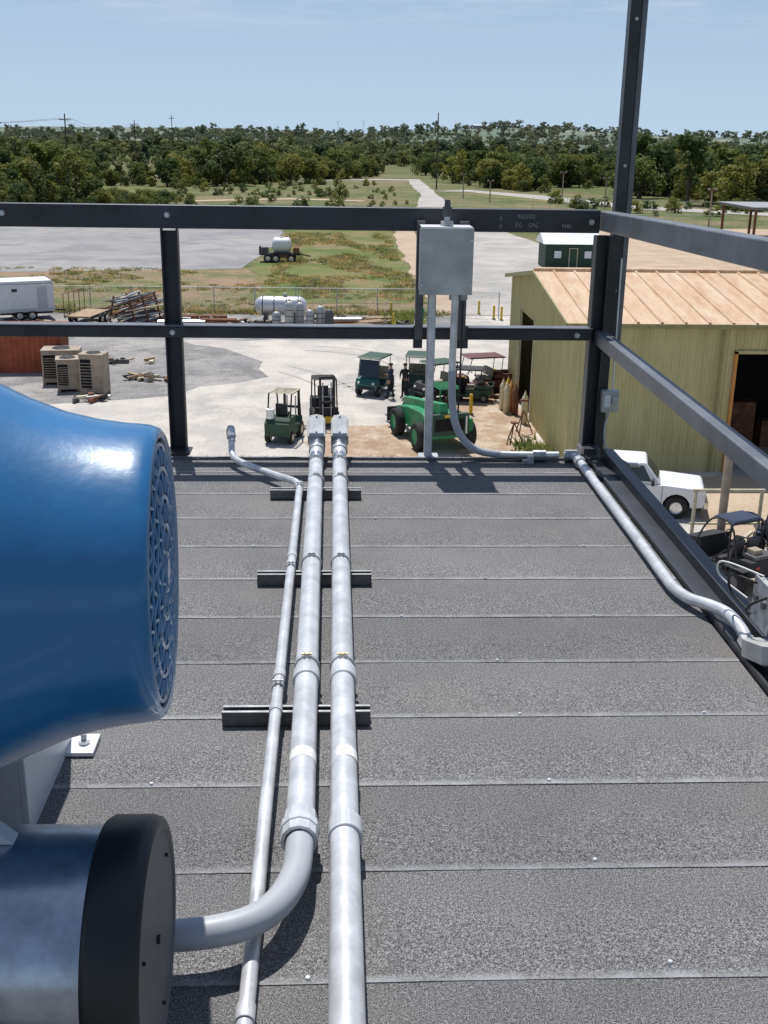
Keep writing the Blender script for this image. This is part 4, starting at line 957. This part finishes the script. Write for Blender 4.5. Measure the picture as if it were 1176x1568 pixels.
debris("scrap_pile",(-20,76.5,.03),4,26,1.5,.5); debris("scrap_pile",(-15.5,75.6,.03),5,34,1.2,.4); debris("scrap_pile",(-6,77.5,.03),6,24,.8,.5); debris("scrap_pile",(4.8,77.5,.03),7,18,.6,.5)
debris("scrap_pile",(8.0,57.6,.05),8,26,.5,.6); debris("scrap_pile",(13.0,33,.05),9,12,.5,.3); debris("scrap_pile",(8.4,54.8,.05),10,22,.3,.8); debris("scrap_pile",(0,78.8,.05),11,30,2.2,.3); debris("scrap_pile",(-17.5,75,.05),12,20,1.2,.3); debris("scrap_pile",(-10,78.2,.05),13,30,2.2,.5)
def bollard(loc,h=1.0,k="yellow"):
    s=B(); s.lathe([(0,.085),(h-.05,.085),(h-.01,.06),(h+.01,.001)],(0,0,0),(0,0,1),k,14); s.lathe([(0,.15),(.05,.14),(.055,.08)],(0,0,0),(0,0,1),"grey_steel",14)
    asset("safety_bollard",loc,0,{"post":s},0)
for l in [(6.35,51.2),(6.45,55.4),(8.3,57.3),(3.9,76.6),(4.0,81.9),(11.4,80.6),(11.9,80.2),(10.6,83)]: bollard((*l,.04))
s=B(); s.lathe([(0,.001),(0,.28),(.1,.3),(.8,.3),(.88,.27),(.88,.001)],(0,0,0),(0,0,1),"green_machine",16); s.torus((0,0,.3),(0,0,1),.3,.015,"green_machine",16,6); s.torus((0,0,.6),(0,0,1),.3,.015,"green_machine",16,6); asset("oil_drum",(6.0,80,.03),0,{"drum":s},0)
def gascyl(loc,k,h=1.45,rr=.16):
    s=B(); s.lathe([(0,.001),(0,rr),(h*.8,rr),(h*.9,rr*.6),(h*.93,rr*.35),(h,rr*.3),(h,.001)],(0,0,0),(0,0,1),k,14); s.cyl((0,0,h),(0,0,h+.1),.03,"brass",n=6); asset("gas_cylinder",loc,0,{"bottle":s},0)
for l,k in [((8.1,51.5),"cream"),((8.35,51.9),"orange"),((8.0,52.2),"cream"),((8.45,51.2),"rust"),((8.3,52.6),"yellow"),((8.6,49.4),"cream")]: gascyl((*l,.05),k)
s=B()
for a in range(3): s.cyl((.45*math.cos(a*2.1),.45*math.sin(a*2.1),0),(0,0,1.1),.03,"rust",n=6)
s.cyl((0,0,.9),(0,0,1.5),.04,"cream",n=8); s.box((0,0,1.5),(.35,.12,.08),"rust"); asset("pipe_stand",(8.25,47.6,.05),0,{"tripod":s},0)
s=B()
for a in range(3): s.cyl((.4*math.cos(a*2.1),.4*math.sin(a*2.1),0),(0,0,.9),.03,"rust",n=6)
s.box((0,0,.9),(.3,.3,.06),"rust"); asset("pipe_stand",(7.6,46.0,.05),0,{"tripod":s},0)
P={}; s=B()
for x in (11.2,13.3,15.4,17.3): s.cyl((x,32.6,0),(x,32.6,2.1),.06,"cream",n=12)
s.cyl((11.1,32.6,2.1),(17.4,32.6,2.1),.05,"cream",n=12); s.cyl((11.1,32.6,1.0),(17.4,32.6,1.0),.04,"cream",n=10); P["pipe_rails"]=s
s=B(); s.cyl((11.9,32.0,0),(11.9,32.0,3.7),.13,"hvac_tan",n=14); s.sph((11.9,32.0,3.7),.13,"hvac_tan"); s.cyl((13.7,31.2,0),(13.7,31.2,3.0),.12,"cream",n=14); P["heavy_posts"]=s
asset("pipe_barrier",(0,0,.04),0,P,0)
# ------------------------------------------------------------------ people
def person(name,loc,rz,shirt,pants,pose):
    sk=[("pel",(0,0,.95),.15,None),("waist",(0,0,1.10),.135,"pel"),("chest",(0,.01,1.32),.165,"waist"),("neck",(0,0,1.50),.06,"chest"),("head0",(0,.01,1.60),.085,"neck"),("head1",(0,.015,1.70),.09,"head0")]
    for sg,t in ((-1,"l"),(1,"r")):
        a=pose[t]
        sk+=[("sh"+t,(sg*.19,0,1.43),.068,"chest"),("el"+t,a[0],.048,"sh"+t),("wr"+t,a[1],.03,"el"+t),("pa"+t,a[2],.034,"wr"+t)]
        d=(V(a[2])-V(a[1])).normalized()
        for i in range(4):
            ln=(.07,.08,.075,.06)[i]; off=V((0,(i-1.5)*.022,0)); f1=V(a[2])+off+d*.035; f2=f1+d*ln*.5+V((-sg*.01,0,0)); f3=f2+d*ln*.5+V((-sg*.02,0,0))
            sk+=[("f%d%s1"%(i,t),tuple(f1),.010,"pa"+t),("f%d%s2"%(i,t),tuple(f2),.009,"f%d%s1"%(i,t)),("f%d%s3"%(i,t),tuple(f3),.008,"f%d%s2"%(i,t))]
        th=V(a[2])+V((0,.04,0)); sk+=[("t1"+t,tuple(th),.011,"pa"+t),("t2"+t,tuple(th+d*.04+V((0,.01,0))),.009,"t1"+t)]
        l=pose["leg"+t]
        sk+=[("hip"+t,(sg*.10,0,.90),.10,"pel"),("kn"+t,l[0],.068,"hip"+t),("an"+t,l[1],.046,"kn"+t),("he"+t,(l[1][0],l[1][1]-.04,.045),.045,"an"+t),("to"+t,(l[1][0]+sg*.03,l[1][1]+.17,.035),.038,"an"+t)]
    names=[q[0] for q in sk]
    me=bpy.data.meshes.new(name); me.from_pydata([q[1] for q in sk],[(i,names.index(q[3])) for i,q in enumerate(sk) if q[3]],[])
    o=bpy.data.objects.new(name+"_tmp",me); COL.objects.link(o)
    o.modifiers.new("s","SKIN")
    for i,q in enumerate(sk):
        me.skin_vertices[0].data[i].radius=(q[2],q[2]*(.78 if q[0] in("chest","waist","pel") else 1)); me.skin_vertices[0].data[i].use_root=(i==0)
    sb=o.modifiers.new("u","SUBSURF"); sb.levels=1; sb.render_levels=1
    dg=bpy.context.evaluated_depsgraph_get(); m2=bpy.data.meshes.new_from_object(o.evaluated_get(dg))
    bpy.data.objects.remove(o)
    for k in (shirt,pants,"skin","rubber"): m2.materials.append(MT[k])
    for p in m2.polygons:
        c=p.center; p.use_smooth=True
        hand=any((c-V(pose[t][2])).length<.15 for t in "lr")
        if hand: k=2
        elif c.z>1.50: k=2
        elif c.z>.97: k=0
        elif c.z>.10: k=1
        else: k=3
        p.material_index=k
    e=empty(name,loc,rz); b=bpy.data.objects.new("body",m2); COL.objects.link(b); b.parent=e
    s=B(); s.sph((0,.0,1.725),.108,"cloth_dark",14,(1,1.1,.62)); s.prism([(-.07,1.715),(.07,1.715),(.07,1.73),(-.07,1.73)],.08,.19,"cloth_dark"); s.obj("cap",e)
    s=B(); s.sph((0,.115,1.645),.016,"skin",8,(1,1.2,1.4)); s.sph((-.032,.098,1.672),.011,"rubber",8); s.sph((.032,.098,1.672),.011,"rubber",8); s.box((0,.102,1.612),(.05,.01,.01),"maroon"); s.sph((-.098,.01,1.65),.022,"skin",8,(.4,1,1.4)); s.sph((.098,.01,1.65),.022,"skin",8,(.4,1,1.4)); s.obj("face",e)
    return e
person("standing_worker",(3.42,54.6,.04),rad(150),"cloth_dark","cloth_dark",{"l":((-.30,-.06,1.18),(-.22,.12,1.0),(-.17,.19,.99)),"r":((.30,-.06,1.18),(.22,.14,1.02),(.17,.21,1.02)),"legl":((-.13,.02,.50),(-.16,-.02,.08)),"legr":((.12,.03,.50),(.15,-.01,.08))})
person("standing_worker",(2.70,54.6,.04),rad(60),"cloth_blue","cloth_dark",{"l":((-.25,-.05,1.16),(-.25,.04,.92),(-.25,.06,.85)),"r":((.27,.05,1.18),(.20,.27,1.12),(.17,.34,1.13)),"legl":((-.12,.05,.50),(-.13,.10,.08)),"legr":((.12,.0,.50),(.14,-.12,.08))})

# ================================================================== SKY / LIGHT / CAMERA
sun_dir=V((-.10,.49,1.13)).normalized()
sd_=bpy.data.lights.new("sun","SUN"); sd_.energy=4.6; sd_.angle=rad(.53); sd_.color=(1,.97,.925)
so=bpy.data.objects.new("sun",sd_); COL.objects.link(so); so.rotation_euler=sun_dir.to_track_quat('Z','Y').to_euler()
w=bpy.data.worlds.new("World"); scn.world=w; w.use_nodes=True; nt=w.node_tree; N=nt.nodes.new; L=nt.links.new
bg=nt.nodes["Background"]; sk=N("ShaderNodeTexSky"); sk.sky_type='NISHITA'; sk.sun_disc=False
sk.sun_elevation=math.asin(sun_dir.z); sk.sun_rotation=math.atan2(sun_dir.x,sun_dir.y); sk.altitude=300; sk.air_density=1.0; sk.dust_density=.3; sk.ozone_density=2.0
tc=N("ShaderNodeTexCoord"); sx=N("ShaderNodeSeparateXYZ"); L(tc.outputs["Generated"],sx.inputs[0])
m1=N("ShaderNodeMath"); m1.operation='MULTIPLY_ADD'; L(sx.outputs[2],m1.inputs[0]); m1.inputs[1].default_value=.85; m1.inputs[2].default_value=.20
cx=N("ShaderNodeCombineXYZ"); L(sx.outputs[0],cx.inputs[0]); L(sx.outputs[1],cx.inputs[1]); L(m1.outputs[0],cx.inputs[2]); L(cx.outputs[0],sk.inputs[0])
hz=N("ShaderNodeMapRange"); hz.interpolation_type='SMOOTHSTEP'; hz.inputs["From Min"].default_value=-.02; hz.inputs["From Max"].default_value=.28; hz.inputs["To Min"].default_value=.88; hz.inputs["To Max"].default_value=0; L(sx.outputs[2],hz.inputs["Value"])
mh=N("ShaderNodeMix"); mh.data_type='RGBA'; L(hz.outputs[0],mh.inputs["Factor"]); L(sk.outputs[0],mh.inputs["A"]); mh.inputs["B"].default_value=(5.3,6.7,8.0,1)
mp=N("ShaderNodeMapping"); mp.inputs["Scale"].default_value=(3,3,30); mp.inputs["Location"].default_value=(.6,0,.4); L(tc.outputs["Generated"],mp.inputs[0])
no=N("ShaderNodeTexNoise"); no.inputs["Scale"].default_value=2.2; no.inputs["Detail"].default_value=9; no.inputs["Roughness"].default_value=.66; L(mp.outputs[0],no.inputs["Vector"])
cr=N("ShaderNodeValToRGB"); cr.color_ramp.elements[0].position=.47; cr.color_ramp.elements[1].position=.72; L(no.outputs[0],cr.inputs[0])
mr=N("ShaderNodeMapRange"); mr.inputs["From Min"].default_value=.075; mr.inputs["From Max"].default_value=.125; mr.inputs["To Max"].default_value=.7; L(sx.outputs[2],mr.inputs["Value"])
ml=N("ShaderNodeMath"); ml.operation='MULTIPLY'; L(cr.outputs[0],ml.inputs[0]); L(mr.outputs[0],ml.inputs[1])
mx=N("ShaderNodeMix"); mx.data_type='RGBA'; L(ml.outputs[0],mx.inputs["Factor"]); L(mh.outputs["Result"],mx.inputs["A"]); mx.inputs["B"].default_value=(8.0,8.4,8.8,1)
L(mx.outputs["Result"],bg.inputs["Color"]); bg.inputs["Strength"].default_value=.10
f=1700.;p=rad(18.6);yw=rad(2.58);rl=.015
F=V((math.sin(yw)*math.cos(p),math.cos(yw)*math.cos(p),-math.sin(p)))
R0=V((math.cos(yw),-math.sin(yw),0));U0=R0.cross(F)
R=R0*math.cos(rl)+U0*math.sin(rl);U=U0*math.cos(rl)-R0*math.sin(rl)
cd=bpy.data.cameras.new("camera"); cd.sensor_fit='VERTICAL'; cd.sensor_height=36; cd.lens=f/1568*36; cd.clip_start=.05; cd.clip_end=20000
co=bpy.data.objects.new("camera",cd); COL.objects.link(co)
mtx=M((R,U,-F)).transposed().to_4x4(); mtx.translation=V((0,0,12.4)); co.matrix_world=mtx
scn.camera=co
scn.view_settings.view_transform='Standard'; scn.view_settings.look='None'; scn.view_settings.exposure=0
